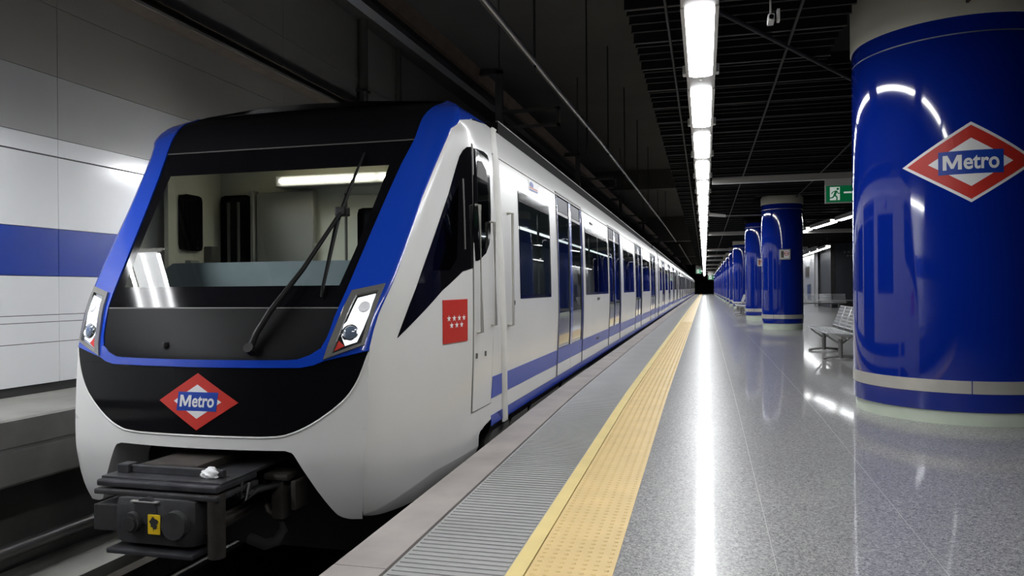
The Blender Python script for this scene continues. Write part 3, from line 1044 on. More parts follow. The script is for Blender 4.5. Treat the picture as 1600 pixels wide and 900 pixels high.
for sg in (-1, 1):
    rows = []
    for z in zs_out:
        a, b = w_in(z), wB(z)
        a = min(a, b - .002)
        rows.append([fmap(sg * x, z, 0) for x in lin(a, b, 9)])
    mb.grid(rows)
    # inner returns of the coupler opening
    ret = []
    for z in zs_out[:NOPEN]:
        a = min(w_in(z), wB(z) - .002)
        p = Vector(fmap(sg * a, z, 0))
        ret.append([p, p + Vector((0, .05, 0)), p + Vector((-sg * .01, .35, 0))])
    mb.grid(ret)
    zt = [-.265, -.25, -.238, -.2, -.15, -.10, -.05, 0, .05] + lin(.1, 2.3, 23) + [2.34, 2.36, 2.38, 2.40, 2.42, 2.44, 2.46, 2.48, 2.50, 2.52, 2.54, 2.555]
    rows = []
    for z in zt:
        if z <= 2.42:
            y0 = Yf(wB(z), z)
        else:
            y0 = interp(z, [2.42, 2.46, 2.50, 2.53, 2.555], [Yf(wB(2.42), 2.42), 5.50, 5.72, 5.95, 6.05])
        yend = 6.10 if z > .06 else 5.66 + .44 * max(0, (z + .1) / .16) ** 2
        ts = [0, .015, .03, .05, .08, .12, .18, .25, .35, .45, .55, .65, .75, .85, .93, 1]
        rows.append([(XC + sg * G(y0 + (yend - y0) * t_, z_shift(y0 + (yend - y0) * t_, z)), y0 + (yend - y0) * t_, z_shift(y0 + (yend - y0) * t_, z)) for t_ in ts])
    mb.grid(rows)
    low = rows[0]
    k_ = len(low) - 1
    mb.grid([low, [(p[0] - sg * .06 * min(1, .2 + t_ / .3), p[1] + .01, p[2] - .145 * min(1, t_ / .32) ** .8 * (1 - .15 * t_) - .004) for t_, p in zip(ts, low)]])
for z0, z1 in ((.168, .21), (.21, .255)):
    mb.grid([[fmap(x, z, 0) for x in lin(-w_in(z), w_in(z), 13)] for z in (z0, z1)])
mb.grid([[fmap(x, .168, 0) for x in lin(-.6, .6, 13)], [Vector(fmap(x, .168, 0)) + Vector((0, .06, -.012)) for x in lin(-.6, .6, 13)],
         [Vector(fmap(x, .168, 0)) + Vector((0, .4, 0)) for x in lin(-.6, .6, 13)]])
o = mb.build('cab_shell', 'train_white', train)
bm = bmesh.new()
bm.from_mesh(o.data)
bmesh.ops.remove_doubles(bm, verts=bm.verts, dist=.0008)
bmesh.ops.recalc_face_normals(bm, faces=bm.faces)
bm.to_mesh(o.data)
bm.free()
o.data.polygons.foreach_set('use_smooth', [True] * len(o.data.polygons))
o.data.set_sharp_from_angle(angle=math.radians(38))

# --- blue surround
mb = MB()
top_z = [2.38, 2.40, 2.42, 2.45, 2.48, 2.52, 2.55, 2.58, 2.60, 2.62, 2.64]
top_w = [1.325, 1.332, 1.332, 1.325, 1.318, 1.30, 1.275, 1.25, 1.22, 1.18, 1.14]
zs_b = [.773, .80, .852, .9, .981, 1.045, 1.142, 1.25, 1.4, 1.6, 1.8, 2.04, 2.15, 2.25, 2.34] + top_z
for sg in (-1, 1):
    rows = []
    for z in zs_b:
        b = wB(z) if z < 2.38 else interp(z, top_z, top_w)
        a = wA(z) if z > .787 else .796
        rows.append([fmap(sg * (a + (b - a) * q), z, .012 if 0 < q < 1 else (.012 if q == 0 else .004)) for q in (0, .03, .2, .4, .6, .8, .94, 1)])
    mb.grid(rows)
    # inner lip
    mb.grid([[fmap(sg * wA(z), z, .012), fmap(sg * wA(z), z, -.01)] for z in zs_b if z >= .787])
barp = [(.796, .787), (1.088, .773), (1.07, .770), (.824, .712), (.764, .686), (.686, .671), (.4, .670), (0, .669)]
topp = [(0, .716), (.4, .717), (.60, .718), (.664, .722), (.741, .749)]
poly = barp + topp
for sg in (-1, 1):
    mb.patch([(sg * a, b) for a, b in poly], fmap, .12, .2, .012)
mb.build('blue_surround', 'train_blue', train, smooth=35)
# shoulder of the roof behind the surround
mb = MB()
half = [(0, 2.655), (.5, 2.652), (1.0, 2.645)] + [(a, b) for a, b in zip(top_w[::-1], top_z[::-1])]
front = [fmap(a, min(b, 2.64), .006) for a, b in half]
front = [(p[0], p[1], q[1]) for p, q in zip(front, half)]
bh = [(0, 2.74), (.5, 2.725), (1.0, 2.66), (1.10, 2.64), (1.13, 2.63), (1.17, 2.62), (1.2, 2.61), (1.22, 2.60), (1.25, 2.59), (1.27, 2.58), (1.29, 2.57), (1.295, 2.565), (1.30, 2.56), (1.31, 2.556)]
for sg in (-1, 1):
    f_ = [(XC + sg * (p[0] - XC), p[1], p[2]) for p in front]
    b_ = [(XC + sg * a, 6.12, z) for a, z in bh]
    mid = [(0.5 * p[0] + 0.5 * q[0], 0.5 * p[1] + .5 * q[1], max(p[2], q[2]) * .75 + min(p[2], q[2]) * .25) for p, q in zip(f_, b_)]
    mb.grid([r_[:4] for r_ in (f_, mid, b_)], 0)
    mb.grid([r_[3:] for r_ in (f_, mid, b_)], 1)
mb.build('cab_roof', ['roof_dark', 'train_blue'], train, smooth=40)

# --- black cowl above the windscreen
mb = MB()
rows = []
for z in (2.256, 2.30, 2.36, 2.42, 2.47, 2.52, 2.55, 2.58, 2.60, 2.62, 2.64):
    a = wA(z) + .001
    rows.append([(XC + x, Yf(a, z) - .004, z + (.02 * (1 - (x / a) ** 2) if z > 2.5 else 0)) for x in lin(-a, a, 17)])
mb.grid(rows)
mb.build('roof_cowl', 'cowl_black', train, smooth=50, label='matt black panel above the windscreen')
MB().grid([[wmap(x, z, .004) for x in lin(-1.056, 1.056, 17)] for z in (2.244, 2.256)]).build('seam_highlight', 'joint_dark', train)  # lighter strip paints the edge highlight along the cowl seam

# --- windscreen: printed black border and clear pane
o_l = [(-wA(z), z) for z in (1.045, 1.142, 1.3, 1.6, 1.8, 2.04, 2.15, 2.248)]
i_l = [(-.822, 1.183), (-.855, 1.4), (-.880, 1.62), (-.902, 1.85), (-.915, 2.047)]
mb = MB()
for sg in (-1, 1):
    mb.patch([(sg * a, b) for a, b in o_l + i_l[::-1]], wmap, .12, .12, .002, rim=False)
mb.patch([i_l[-1], (-i_l[-1][0], 2.047), (-o_l[-1][0], 2.248), o_l[-1]], wmap, .12, .12, .002, rim=False)
mb.patch([i_l[0], (.822, 1.183), (-o_l[0][0], 1.045), o_l[0]], wmap, .12, .12, .002, rim=False)
mb.build('windscreen_border', 'gloss_black', train, smooth=40)
mb = MB()
wi = lambda z: interp(z, [b for a, b in i_l], [-a for a, b in i_l])
mb.grid([[wmap(x, z, .002) for x in lin(-wi(z), wi(z), 21)] for z in lin(1.183, 2.047, 15)])
mb.build('windscreen', 'windscreen_glass', train, smooth=60)
# --- matt black panel below
zl = [1.037, .981, .9, .852, .787, .749, .722]
mb = MB()
mb.grid([[wmap(x, z, .003) for x in lin(-wA(z), wA(z), 17)] for z in zl + [.714]])
mb.build('lower_panel', 'panel_black', train, smooth=40)
MB().grid([[wmap(x, z, .001) for x in lin(-.868, .868, 17)] for z in (1.036, 1.046)]).build('panel_seam', 'joint_dark', train)
MB().bbox(XC - .285, XC - .262, 4.10, 4.15, .79, .825, .006).build('panel_latch', 'rubber', train)
# --- glossy black bumper
bump = [(-w_, z) for w_, z in zip(DW, DZ)] + [(-1.072, .772), (-.824, .712), (-.764, .686), (-.686, .671), (-.4, .668)]
mb = MB()
rows = []
zz = [.2525, .2535, .255, .258, .262, .268, .275, .285, .30, .33, .366, .42, .474, .52, .559, .6, .637, .668]
for z in zz:
    a = interp(z, DZ, DW) - .002
    rows.append([fmap(x, z, .004) for x in lin(-a, a, 21)])
mb.grid(rows)
for sg in (-1, 1):
    mb.patch([(sg * a, b) for a, b in [(.4, .668), (1.049, .668), (1.083, .772), (1.07, .770), (.824, .712), (.764, .686), (.686, .671)]], fmap, .1, .1, .004, rim=False)
mb.build('bumper_panel', 'gloss_black', train, smooth=40)
rim_ = [(w_, z) for w_, z in zip(DW, DZ)]
rim_ = [(-a, b) for a, b in rim_[::-1]] + [(q, .2515) for q in lin(-.40, .40, 7)] + rim_
MB().tube([fmap(a * 1.004, b - .006, -.002) for a, b in rim_], .008, 8).build('bumper_lip', 'train_white', train, smooth=60)
emblem(train, fmap, .010, .455, .285, .178, .010, white_edge=False, su=.1, slant=.006, box=(.50, .33))

# --- headlights
for sg in (1, -1):
    fr = [(.924, 1.141), (1.115, 1.185), (1.058, .804), (.824, .717)]
    m_ = lambda pts: [(sg * a, b) for a, b in pts]
    mb = MB()
    inn = [(.958, 1.115), (1.083, 1.142), (1.040, .815), (.872, .752)]
    for i in range(4):
        j = (i + 1) % 4
        mb.patch(m_([fr[i], fr[j], inn[j], inn[i]]), fmap, .08, .1, .026)
    hl = mb.build('headlight', 'frame_grey', train, label='lit headlight in a grey frame')
    MB().patch(m_(inn), fmap, .05, .08, .014, rim=False).build('reflector_bowl', 'chrome', hl)
    lit = [(.972, 1.095), (1.073, 1.122), (1.058, .99), (1.036, .90), (1.012, .825), (.945, .802), (.915, .86), (.918, .93), (.935, .95)]
    MB().patch(m_(lit), fmap, .05, .08, .017, rim=False).build('lit_lens', 'head_lit', hl)
    MB().patch(m_([(.905, .832), (.943, .80), (.884, .768)]), fmap, .05, .08, .019).build('red_reflector', 'red', hl)

    def ring(mbx, cu, cv, r0, r1, o0, o1, n_=24):
        A = [fmap(sg * (cu + r0 * math.cos(a)), cv + r0 * 1.0 * math.sin(a), o0) for a in [2 * math.pi * q / n_ for q in range(n_)]]
        B = [fmap(sg * (cu + r1 * math.cos(a)), cv + r1 * 1.0 * math.sin(a), o1) for a in [2 * math.pi * q / n_ for q in range(n_)]]
        mbx.add(A + B, [(q, (q + 1) % n_, n_ + (q + 1) % n_, n_ + q) for q in range(n_)])
        return B
    mb = MB()
    ring(mb, .966, .877, .052, .048, .018, .034)
    ring(mb, .966, .877, .048, .040, .034, .030)
    mb.build('projector_ring', 'chrome', hl, smooth=40)
    mb = MB()
    ring(mb, .966, .877, .040, .028, .028, .036)
    B = ring(mb, .966, .877, .028, .012, .036, .041)
    mb.add(B, [list(range(24))])
    mb.build('projector_lens', 'head_glass', hl, smooth=60)
    mb = MB()
    ring(mb, 1.022, 1.04, .036, .030, .017, .024)
    B = ring(mb, 1.022, 1.04, .030, .008, .024, .019)
    mb.add(B, [list(range(24))])
    mb.build('upper_lamp', 'reflector', hl, smooth=40)

# --- wiper
wp = MB()
wp.tube([wmap(.36, .776, .03), wmap(.385, .86, .06), wmap(.435, .99, .075), wmap(.558, 1.256, .075), wmap(.70, 1.672, .07)], [.022, .021, .020, .017, .012], 8)
wp.tube([wmap(.345, .80, .03), wmap(.42, 1.0, .045), wmap(.54, 1.27, .05), wmap(.68, 1.68, .055)], [.010, .010, .009, .008], 6)
wip = wp.build('wiper', 'wiper_black', train, smooth=50)
MB().tube([wmap(.725, 1.10, .018), wmap(.722, 1.14, .025), wmap(.672, 1.61, .04), wmap(.682, 1.9, .03), wmap(.692, 2.15, .02)], [.008, .012, .018, .013, .006], 6).build('wiper_blade', 'wiper_black', wip)
jp = Vector(wmap(.69, 1.665, .06))
MB().bbox(jp.x - .04, jp.x + .045, jp.y - .03, jp.y + .04, jp.z - .035, jp.z + .03, .012).build('wiper_joint', 'wiper_black', wip)
MB().tube([wmap(.36, .776, -.01), wmap(.36, .776, .06)], .032, 12).build('wiper_pivot', 'wiper_black', wip)

# --- side of the cab: window, door, pillar, flag
SW = [(4.458, .844), (4.585, 1.063), (4.74, 1.297), (4.92, 1.546), (5.127, 1.838), (5.254, 2.051), (5.313, 2.146), (5.37, 2.20), (5.43, 2.235), (5.50, 2.248),
      (5.455, 1.317), (5.257, 1.285), (4.949, 1.145)]
csw = MB().patch(SW, RS, .1, .12, .004).build('cab_side_window', 'gloss_black', train)
MB().patch([(4.85, 1.285), (4.865, 1.36), (5.007, 1.62), (5.242, 1.90), (5.262, 1.915), (5.17, 1.376), (5.06, 1.29)], RS, .1, .12, .006).build('side_pane', 'door_glass', csw)
MB().patch([(5.30, 1.45), (5.315, 1.45), (5.34, 1.98), (5.325, 1.98)], RS, .1, .2, .009).build('window_divider', 'joint_dark', csw)
MB().patch(SW, smap(-1), .1, .12, .004).build('cab_side_window', 'gloss_black', train)
dr = MB().patch([(5.475, .213), (5.955, .213), (5.955, 2.275), (5.535, 2.275), (5.47, 1.4), (5.452, .8)], RS, .1, .2, .006).build('cab_door', 'train_white', train, smooth=30)
for pl in ([(5.452, .205), (5.468, .205), (5.447, .8), (5.463, 1.4), (5.530, 2.28), (5.515, 2.28), (5.452, 1.4), (5.438, .8)],
           [(5.452, .205), (5.975, .205), (5.975, .213), (5.452, .213)],
           [(5.962, .213), (5.975, .213), (5.975, 2.28), (5.962, 2.28)]):
    MB().patch(pl, RS, .15, .25, .002).build('door_gap', 'joint_dark', train)
dw = MB().patch([(5.54, 2.245), (5.79, 2.262), (5.90, 2.25), (5.935, 2.21), (5.93, 1.80), (5.91, 1.62), (5.86, 1.52), (5.76, 1.44), (5.56, 1.375), (5.49, 1.37), (5.47, 1.6)], RS, .1, .12, .011).build('door_window', 'gloss_black', dr)
MB().patch([(5.59, 1.99), (5.83, 2.0), (5.86, 1.95), (5.85, 1.70), (5.80, 1.56), (5.70, 1.48), (5.57, 1.43)], RS, .1, .12, .013).build('door_pane', 'door_glass', dr)
MB().patch([(5.57, 2.03), (5.60, 2.16), (5.72, 2.17), (5.83, 2.12), (5.87, 2.02)], RS, .1, .12, .013).build('sun_blind', 'joint_dark', dr)
for (a, z0, z1, m) in ((5.515, .82, 1.80, 'band_steel'), (5.90, .86, 1.70, 'band_steel')):
    mb = MB()
    p0, p1 = Vector(RS(a, z0, .045)), Vector(RS(a, z1, .045))
    mb.tube([Vector(RS(a, z0, 0)), p0, p1, Vector(RS(a, z1, 0))], .014, 8)
    mb.build('grab_handle', m, dr, smooth=50)
for a in (5.49, 5.72):
    MB().patch([(a, .62), (a + .02, .62), (a + .02, .66), (a, .66)], RS, .1, .1, .016).build('lock', 'joint_dark', dr)
# seal between cab mask and car body
zpil = [-.02, .06, .3, .53, .9, 1.41, 1.96, 2.25, 2.38, 2.47, 2.53, 2.57]
ya = [6.37, 6.36, 6.31, 6.26, 6.2, 6.15, 6.09, 6.09, 6.10, 6.15, 6.22, 6.30]
mb = MB()
for q in range(len(zpil)):
    pass
rows = []
for z, a in zip(zpil, ya):
    b = a + (.17 if z < 2.4 else .15)
    g = min(z, 2.555)
    rows.append([(XC + G(a, g) + .001, a, z), (XC + G(a, g) + .013, a + .02, z), (XC + G(a, g) + .015, (a + b) / 2, z), (XC + G(a, g) + .013, b - .02, z), (XC + G(a, g) + .001, b, z)])
mb.grid(rows)
mb.build('body_seal', 'seal_cream', train, smooth=60, label='cream rubber seal between cab and car body')
flag = MB().patch([(4.953, 1.077), (5.324, 1.080), (5.325, .771), (4.951, .769)], RS, .08, .2, .005).build('region_flag', 'red', train, label='red rectangle with seven white stars')
for i in range(7):
    cy_, cz_ = (4.953 + .37 * (.20 + .205 * i), .945) if i < 4 else (4.953 + .37 * (.30 + .205 * (i - 4)), .895)
    star = []
    for k in range(10):
        r = .030 if k % 2 == 0 else .012
        a = math.pi / 2 + k * math.pi / 5
        star.append((cy_ + 1.05 * r * math.cos(a), cz_ + .85 * r * math.sin(a)))
    MB().patch(star, RS, 1, 1, .007, rim=False).build('star', 'mark_white', flag)
# grab rail beside the seal
mb = MB()
mb.tube([Vector(RS(6.45, .83, 0)), Vector(RS(6.45, .83, .05)), Vector(RS(6.50, 1.83, .05)), Vector(RS(6.50, 1.83, 0))], .014, 8)
mb.build('grab_rail', 'band_steel', train, smooth=50)
MB().tube([RS(6.68, 1.026, 0), RS(6.68, 1.026, .008)], .022, 10).build('door_key_switch', 'rubber', train)

# stripes and skirt pieces of the cab side
MB().patch([(5.985, .245), (6.29, .245), (6.29, .423), (6.0, .423)], RS, .2, .2, .004).build('side_stripe', 'stripe_blue', train)
MB().patch([(6.0, .012), (6.33, .012), (6.33, .10), (6.0, .10)], RS, .2, .2, .004).build('side_skirt', 'stripe_blue', train)

# --- cab interior
MB().box(XC - 1.2, XC + 1.2, 4.9, 6.05, .25, .30).build('cab_floor', 'cab_grey', train)
bw = MB()
bw.box(XC - 1.25, XC + 1.25, 6.0, 6.05, .3, 2.4)
bwo = bw.build('cab_back_wall', 'cab_cream', train)
cw = MB().box(XC - 1.24, XC - 1.20, 5.3, 6.0, .3, 2.28).build('cab_side_wall', 'cab_cream', train)
MB().bbox(XC - 1.205, XC - 1.185, 5.42, 5.68, 1.5, 1.98, .05).build('side_wall_window', 'gloss_black', cw)
MB().bbox(XC - 1.2, XC - 1.12, 5.75, 5.85, 1.35, 1.55, .01).build('wall_handset', 'joint_dark', cw)
MB().bbox(XC - 1.2, XC - 1.14, 5.5, 5.62, 1.28, 1.42, .01).build('wall_switch_box', 'cab_grey', cw)
MB().box(XC + 1.20, XC + 1.24, 5.5, 6.0, .3, 2.3).build('cab_side_wall', 'cab_cream', train)
MB().box(XC - 1.12, XC + 1.12, 5.35, 6.05, 2.28, 2.30).build('cab_ceiling', 'cab_cream', train)
# grey equipment cabinet in the middle of the back wall
MB().bbox(XC - .78, XC - .22, 5.92, 6.0, .3, 2.03, .01).build('equipment_cabinet', 'cab_grey', train)
lw = MB().bbox(XC - 1.17, XC - .86, 5.965, 6.0, 1.25, 2.02, .05).build('back_window', 'gloss_black', bwo)
MB().bbox(XC - .83, XC - .80, 5.90, 5.99, .5, 2.05, .006).build('cab_post', 'cab_grey', train)
MB().bbox(XC - 1.19, XC - .84, 5.93, 5.975, 1.20, 1.24, .006).build('wall_shelf', 'cab_grey', train)
MB().bbox(XC + .08, XC + .70, 5.975, 6.0, .4, 1.98, .01).build('cab_inner_door', 'cab_cream', bwo)
MB().bbox(XC + .20, XC + .55, 5.96, 5.98, 1.35, 1.86, .05).build('inner_door_window', 'gloss_black', bwo)
MB().box(XC + .06, XC + .075, 5.97, 6.0, .4, 2.0).build('inner_door_gap', 'joint_dark', bwo)
cl = MB().bbox(XC - .55, XC + 1.0, 5.86, 6.0, 2.06, 2.16, .01).build('cab_light', 'cab_grey', train, label='lit fluorescent fitting inside the cab')
MB().box(XC - .50, XC + .40, 5.84, 5.87, 2.10, 2.125).build('light_tube', 'cab_lamp', cl)
MB().box(XC + .43, XC + .98, 5.84, 5.87, 2.10, 2.125).build('light_tube', 'cab_lamp', cl)
# dashboard
mb = MB()
mb.prism([(XC - 1.05, .3), (XC + .72, .3), (XC + .80, 1.24), (XC + .72, 1.34), (XC + .60, 1.375), (XC - .98, 1.375), (XC - 1.1, 1.30), (XC - 1.12, 1.2)], 5.08, 5.55)
mb.build('dashboard', 'dash_grey', train, smooth=30, label='grey driver desk behind the windscreen')
MB().box(XC - 1.1, XC + 1.1, 4.45, 5.1, 1.10, 1.16).build('desk_ledge', 'gloss_black', train)
for x in (-1.05, -.95):
    MB().tube([(XC + x, 5.9, 1.2), (XC + x, 5.9, 1.95)], .014, 8).build('cab_hand_bar', 'joint_dark', train)

# --- passenger saloon bodies
SKZ0, SKZ1 = .012, .10


def body_side(root, y0, y1, openings, sg=1, first=False):
    """car side as a grid with real openings; openings = (ya, yb, za, zb)"""
    ysb = sorted(set([y0, y1] + [v for o_ in openings for v in o_[:2]] + [y0 + 2.0 * k for k in range(1, int((y1 - y0) / 2.0) + 1) if y0 + 2 * k < y1]))
    zsb = sorted(set([SKZ1, .2, .5, .8, 1.2, 1.5, 1.8, 2.22, 2.35, 2.48, 2.556] + [v for o_ in openings for v in o_[2:]]))
    mbb = MB()
    idx = {}
    for i, y in enumerate(ysb):
        for j, z in enumerate(zsb):
            idx[i, j] = len(mbb.v)
            mbb.v.append((XC + sg * Pp(z), y, z))
    for i in range(len(ysb) - 1):
        for j in range(len(zsb) - 1):
            ym, zm = (ysb[i] + ysb[i + 1]) / 2, (zsb[j] + zsb[j + 1]) / 2
            if any(o_[0] < ym < o_[1] and o_[2] < zm < o_[3] for o_ in openings):
                continue
            mbb.f.append([idx[i, j], idx[i + 1, j], idx[i + 1, j + 1], idx[i, j + 1]])
            mbb.m.append(0)
    return mbb.build('body_side', 'train_white', root, smooth=25)


PS = lambda sg: (lambda y, z, off: (XC + sg * (Pp(z) + off), y, z))
PR = PS(1)


def add_window(root, ya, yb, za=1.06, zb=2.09, panes=1):
    mbx = MB()
    f = .035
    tops = .10
    for pl in ([(ya, za), (ya + f, za + f), (ya + f, zb - tops), (ya, zb)], [(yb, za), (yb, zb), (yb - f, zb - tops), (yb - f, za + f)],
               [(ya, za), (yb, za), (yb - f, za + f), (ya + f, za + f)], [(ya, zb), (ya + f, zb - tops), (yb - f, zb - tops), (yb, zb)]):
        mbx.patch(pl, PR, 5, .3, .003, rim=False)
    for k in range(1, panes):
        c = ya + (yb - ya) * k / panes
        mbx.patch([(c - .035, za + f), (c + .035, za + f), (c + .035, zb - tops), (c - .035, zb - tops)], PR, 5, .3, .003, rim=False)
    o_ = mbx.build('passenger_window', 'gloss_black', root)
    for k in range(panes):
        a = ya + f + (yb - ya - 2 * f) * k / panes + (.03 if k else 0)
        b = ya + f + (yb - ya - 2 * f) * (k + 1) / panes - (.03 if k < panes - 1 else 0)
        rows_ = [[PR(q, z, -.004) for q in (a, b)] for z in lin(za + f, zb - tops, 6)]
        MB().grid(rows_).build('window_pane', 'window_glass', o_, smooth=40)
    return o_


def leaf(root, ya, yb, hinge):
    """one sliding door leaf: blue stiles, dark glass, dark lower panel, stripe, white foot"""
    z0, zk, z1 = .105, .78, 2.30
    st = .075
    mbx = MB()
    io = -.012
    mbx.patch([(ya, .425), (ya + st, .425), (ya + st, z1 - .02), (ya, z1 - .02)], PR, 1, .2, io + .012, mi=0)
    mbx.patch([(yb - st, .425), (yb, .425), (yb, z1 - .02), (yb - st, z1 - .02)], PR, 1, .2, io + .012, mi=0)
    mbx.patch([(ya + st, .425), (yb - st, .425), (yb - st, .86), (ya + st, .86)], PR, 1, .2, io + .004, mi=1)
    mbx.patch([(ya + st, 2.10), (yb - st, 2.10), (yb - st, z1 - .02), (ya + st, z1 - .02)], PR, 1, .04, io + .004, mi=4)
    mbx.patch([(ya, .245), (yb, .245), (yb, .423), (ya, .423)], PR, 1, .2, io + .012, mi=2)
    mbx.patch([(ya, z0), (yb, z0), (yb, .243), (ya, .243)], PR, 1, .2, io + .012, mi=3)
    o_ = mbx.build('door_leaf', ['train_blue', 'door_dark', 'stripe_blue', 'train_white', 'door_header'], root, smooth=30)
    MB().grid([[PR(q, z, io) for q in (ya + st, yb - st)] for z in lin(.86, 2.10, 8)]).build('door_pane', 'door_glass', o_, smooth=40)
    fr = .02
    mbx = MB()
    for pl in ([(ya + st, .86), (ya + st + fr, .88), (ya + st + fr, 2.06), (ya + st, 2.10)], [(yb - st, .86), (yb - st, 2.10), (yb - st - fr, 2.06), (yb - st - fr, .88)],
               [(ya + st, 2.10), (ya + st + fr, 2.06), (yb - st - fr, 2.06), (yb - st, 2.10)]):
        mbx.patch(pl, PR, 1, .3, io + .006, rim=False)
    mbx.build('pane_trim', 'grey_metal', o_)
    return o_


def add_door(root, ya, yb):
    m_ = (ya + yb) / 2
    leaf(root, ya, m_ - .006, 0)
    leaf(root, m_ + .006, yb, 1)
    mbx = MB()
    for pl in ([(ya - .02, .10), (ya, .10), (ya, 2.32), (ya - .02, 2.32)], [(yb, .10), (yb + .02, .10), (yb + .02, 2.32), (yb, 2.32)], [(ya - .02, 2.30), (yb + .02, 2.30), (yb + .02, 2.325), (ya - .02, 2.325)]):
        mbx.patch(pl, PR, 5, .2, .009)
    mbx.build('door_surround', 'joint_dark', root)


def saloon(root, y0, y1, doors, wins, interior=True):
    ops = [(a, b, .105, 2.30) for a, b in doors] + [(a, b, 1.06, 2.09) for a, b, n_ in wins]
    body_side(root, y0, y1, ops)
    body_side(root, y0, y1, [], -1)
    # roof
    rp = [(1.30, 2.556), (1.20, 2.575), (1.0, 2.60), (.6, 2.66), (0, 2.68)]
    prof = [(XC + a, b) for a, b in rp] + [(XC - a, b) for a, b in rp[-2::-1]]
    mbx = MB().grid([[(a, y, b) for a, b in prof] for y in (y0, y1)])
    mbx.build('roof', 'roof_dark', root)
    yf = max(y0, 7.05)
    for sg in (1, -1):
        a, b = sorted((XC + sg * .95, XC + sg * 1.155))
        MB().box(a, b, yf, y1, 2.56, 2.785).build('roof_fairing', 'roof_dark', root)
    MB().box(XC + 1.135, XC + 1.16, yf, y1, 2.785, 2.797).build('roof_rail', 'grey_metal', root)
    mbx = MB()
    for sg in (1, -1):
        mbx.grid([[(XC + sg * (Pp(z) + .004), y, z) for z in (SKZ0, SKZ1)] for y in (y0, y1)])
    mbx.build('skirt', 'stripe_blue', root)
    # stripe pieces between doors
    e = sorted(doors)
    segs = []
    a = y0
    for d0, d1 in e:
        segs.append((a, d0 - .02))
        a = d1 + .02
    segs.append((a, y1))
    for k, (a, b) in enumerate(segs):
        if k == 0 or True:
            MB().patch([(a, .245), (b, .245), (b, .418), (a, .418)], PR, 2.0, .2, .003).build('side_stripe', 'stripe_blue', root)
    MB().patch([(y0, 2.288), (y1, 2.288), (y1, 2.30), (y0, 2.30)], PR, 4, .2, .008).build('gutter', 'train_grey', root)
    for a, b in doors:
        add_door(root, a, b)
    for a, b, n_ in wins:
        add_window(root, a, b, panes=n_)
    # dark underframe
    MB().box(XC - 1.28, XC + 1.26, y0, y1, -.75, SKZ1).build('underframe', 'dark_metal', root)
    if interior:
        MB().box(XC - 1.3, XC + 1.3, y0, y1, .10, .12).build('saloon_floor', 'cab_grey', root)
        MB().box(XC - 1.3, XC + 1.3, y0, y1, 2.33, 2.35).build('saloon_ceiling', 'pass_wall', root)
        MB().box(XC - .35, XC - .25, y0 + 1.0, y1 - 1.0, 2.31, 2.33).build('saloon_light', 'saloon_lamp', root)
        MB().box(XC - 1.34, XC - 1.30, y0, y1, .12, 2.35).build('saloon_wall', 'pass_wall', root)


doors1 = [(8.85, 10.72), (13.84, 15.74), (19.3, 21.15), (24.9, 27.2)]
wins1 = [(6.92, 8.40, 1), (11.0, 13.66, 2), (16.35, 18.8, 2), (21.6, 24.4, 2)]
Y1 = 29.0
saloon(train, 6.08, Y1, doors1, wins1)
for y in (9.3, 11.6, 14.4, 17.0):
    MB().tube([(XC + .55, y, .12), (XC + .55, y, 2.33)], .02, 8).build('passenger_pole', 'steel', train)
for k in range(4):
    MB().bbox(XC - 1.28, XC - .85, 11.2 + .6 * k, 11.72 + .6 * k, .5, 1.1, .04).build('passenger_seat', 'pass_seat', train)
MB().box(XC + .3, XC + 1.2, 6.25, 7.6, .12, 1.75).build('equipment_locker', 'pass_seat', train)
# gear boxes hung below the skirt near the cab
for a, b in ((6.15, 6.75), (6.85, 7.5), (7.65, 9.2), (9.4, 11.5)):
    MB().bbox(XC + .9, XC + 1.33, a, b, -.5, .01, .02).build('underfloor_box', 'frame_grey', train)
# sticker over the first window
stk = MB().patch([(7.40, 2.155), (7.83, 2.165), (7.85, 2.265), (7.40, 2.265)], PR, .3, .3, .003).build('side_sticker', 'mark_white', train, label='small white sticker with blue and red lines')
MB().patch([(7.42, 2.16), (7.82, 2.17), (7.82, 2.182), (7.42, 2.172)], PR, .3, .3, .006, rim=False).build('blue_line', 'mark_blue', stk)
MB().patch([(7.42, 2.182), (7.82, 2.192), (7.82, 2.203), (7.42, 2.193)], PR, .3, .3, .006, rim=False).build('red_line', 'red', stk)
MB().patch([(7.46, 2.205), (7.60, 2.205), (7.62, 2.23), (7.58, 2.25), (7.50, 2.255), (7.45, 2.235)], PR, .3, .3, .006, rim=False).build('blue_figure', 'mark_blue', stk)
for y, z in ((11.55, 2.15), (12.2, .97), (12.2, .32)):
    MB().patch([(y, z), (y + .25, z), (y + .25, z + .035), (y, z + .035)], PR, .3, .3, .01).build('side_fitting', 'joint_dark', train)

# --- coupler and gear under the nose
cp = bpy.data.objects.new('coupler', None)
COL.objects.link(cp)
cp.parent = train
cp.location = Vector((-3.08, 3.9, -.2)) - train.location
X0 = -3.08
mb = MB().bbox(X0 - .25, X0 + .31, 3.62, 3.86, -.31, -.02, .07)
mb.build('coupler_head', 'coupler_black', cp, smooth=40)
for (x, r) in ((X0 - .10, .062), (X0 + .185, .085)):
    MB().tube([(x, 3.585, -.165), (x, 3.66, -.165)], [r * .92, r], 20).build('face_boss', 'coupler_black', cp, smooth=40)
MB().tube([(X0 - .10, 3.575, -.17), (X0 - .10, 3.61, -.17)], .040, 16).build('coupler_hole', 'void', cp)
MB().tube([(X0 - .02, 3.615, -.10), (X0 - .02, 3.66, -.10)], .075, 18).build('face_boss', 'coupler_plate', cp, smooth=40)
MB().bbox(X0 - .40, X0 - .22, 3.64, 3.90, -.24, -.09, .006).build('side_guide', 'void', cp)
MB().tube([(X0 + .385, 3.70, -.36), (X0 + .385, 3.70, 0.0)], .05, 14).build('guide_post', 'coupler_rust', cp, smooth=40)
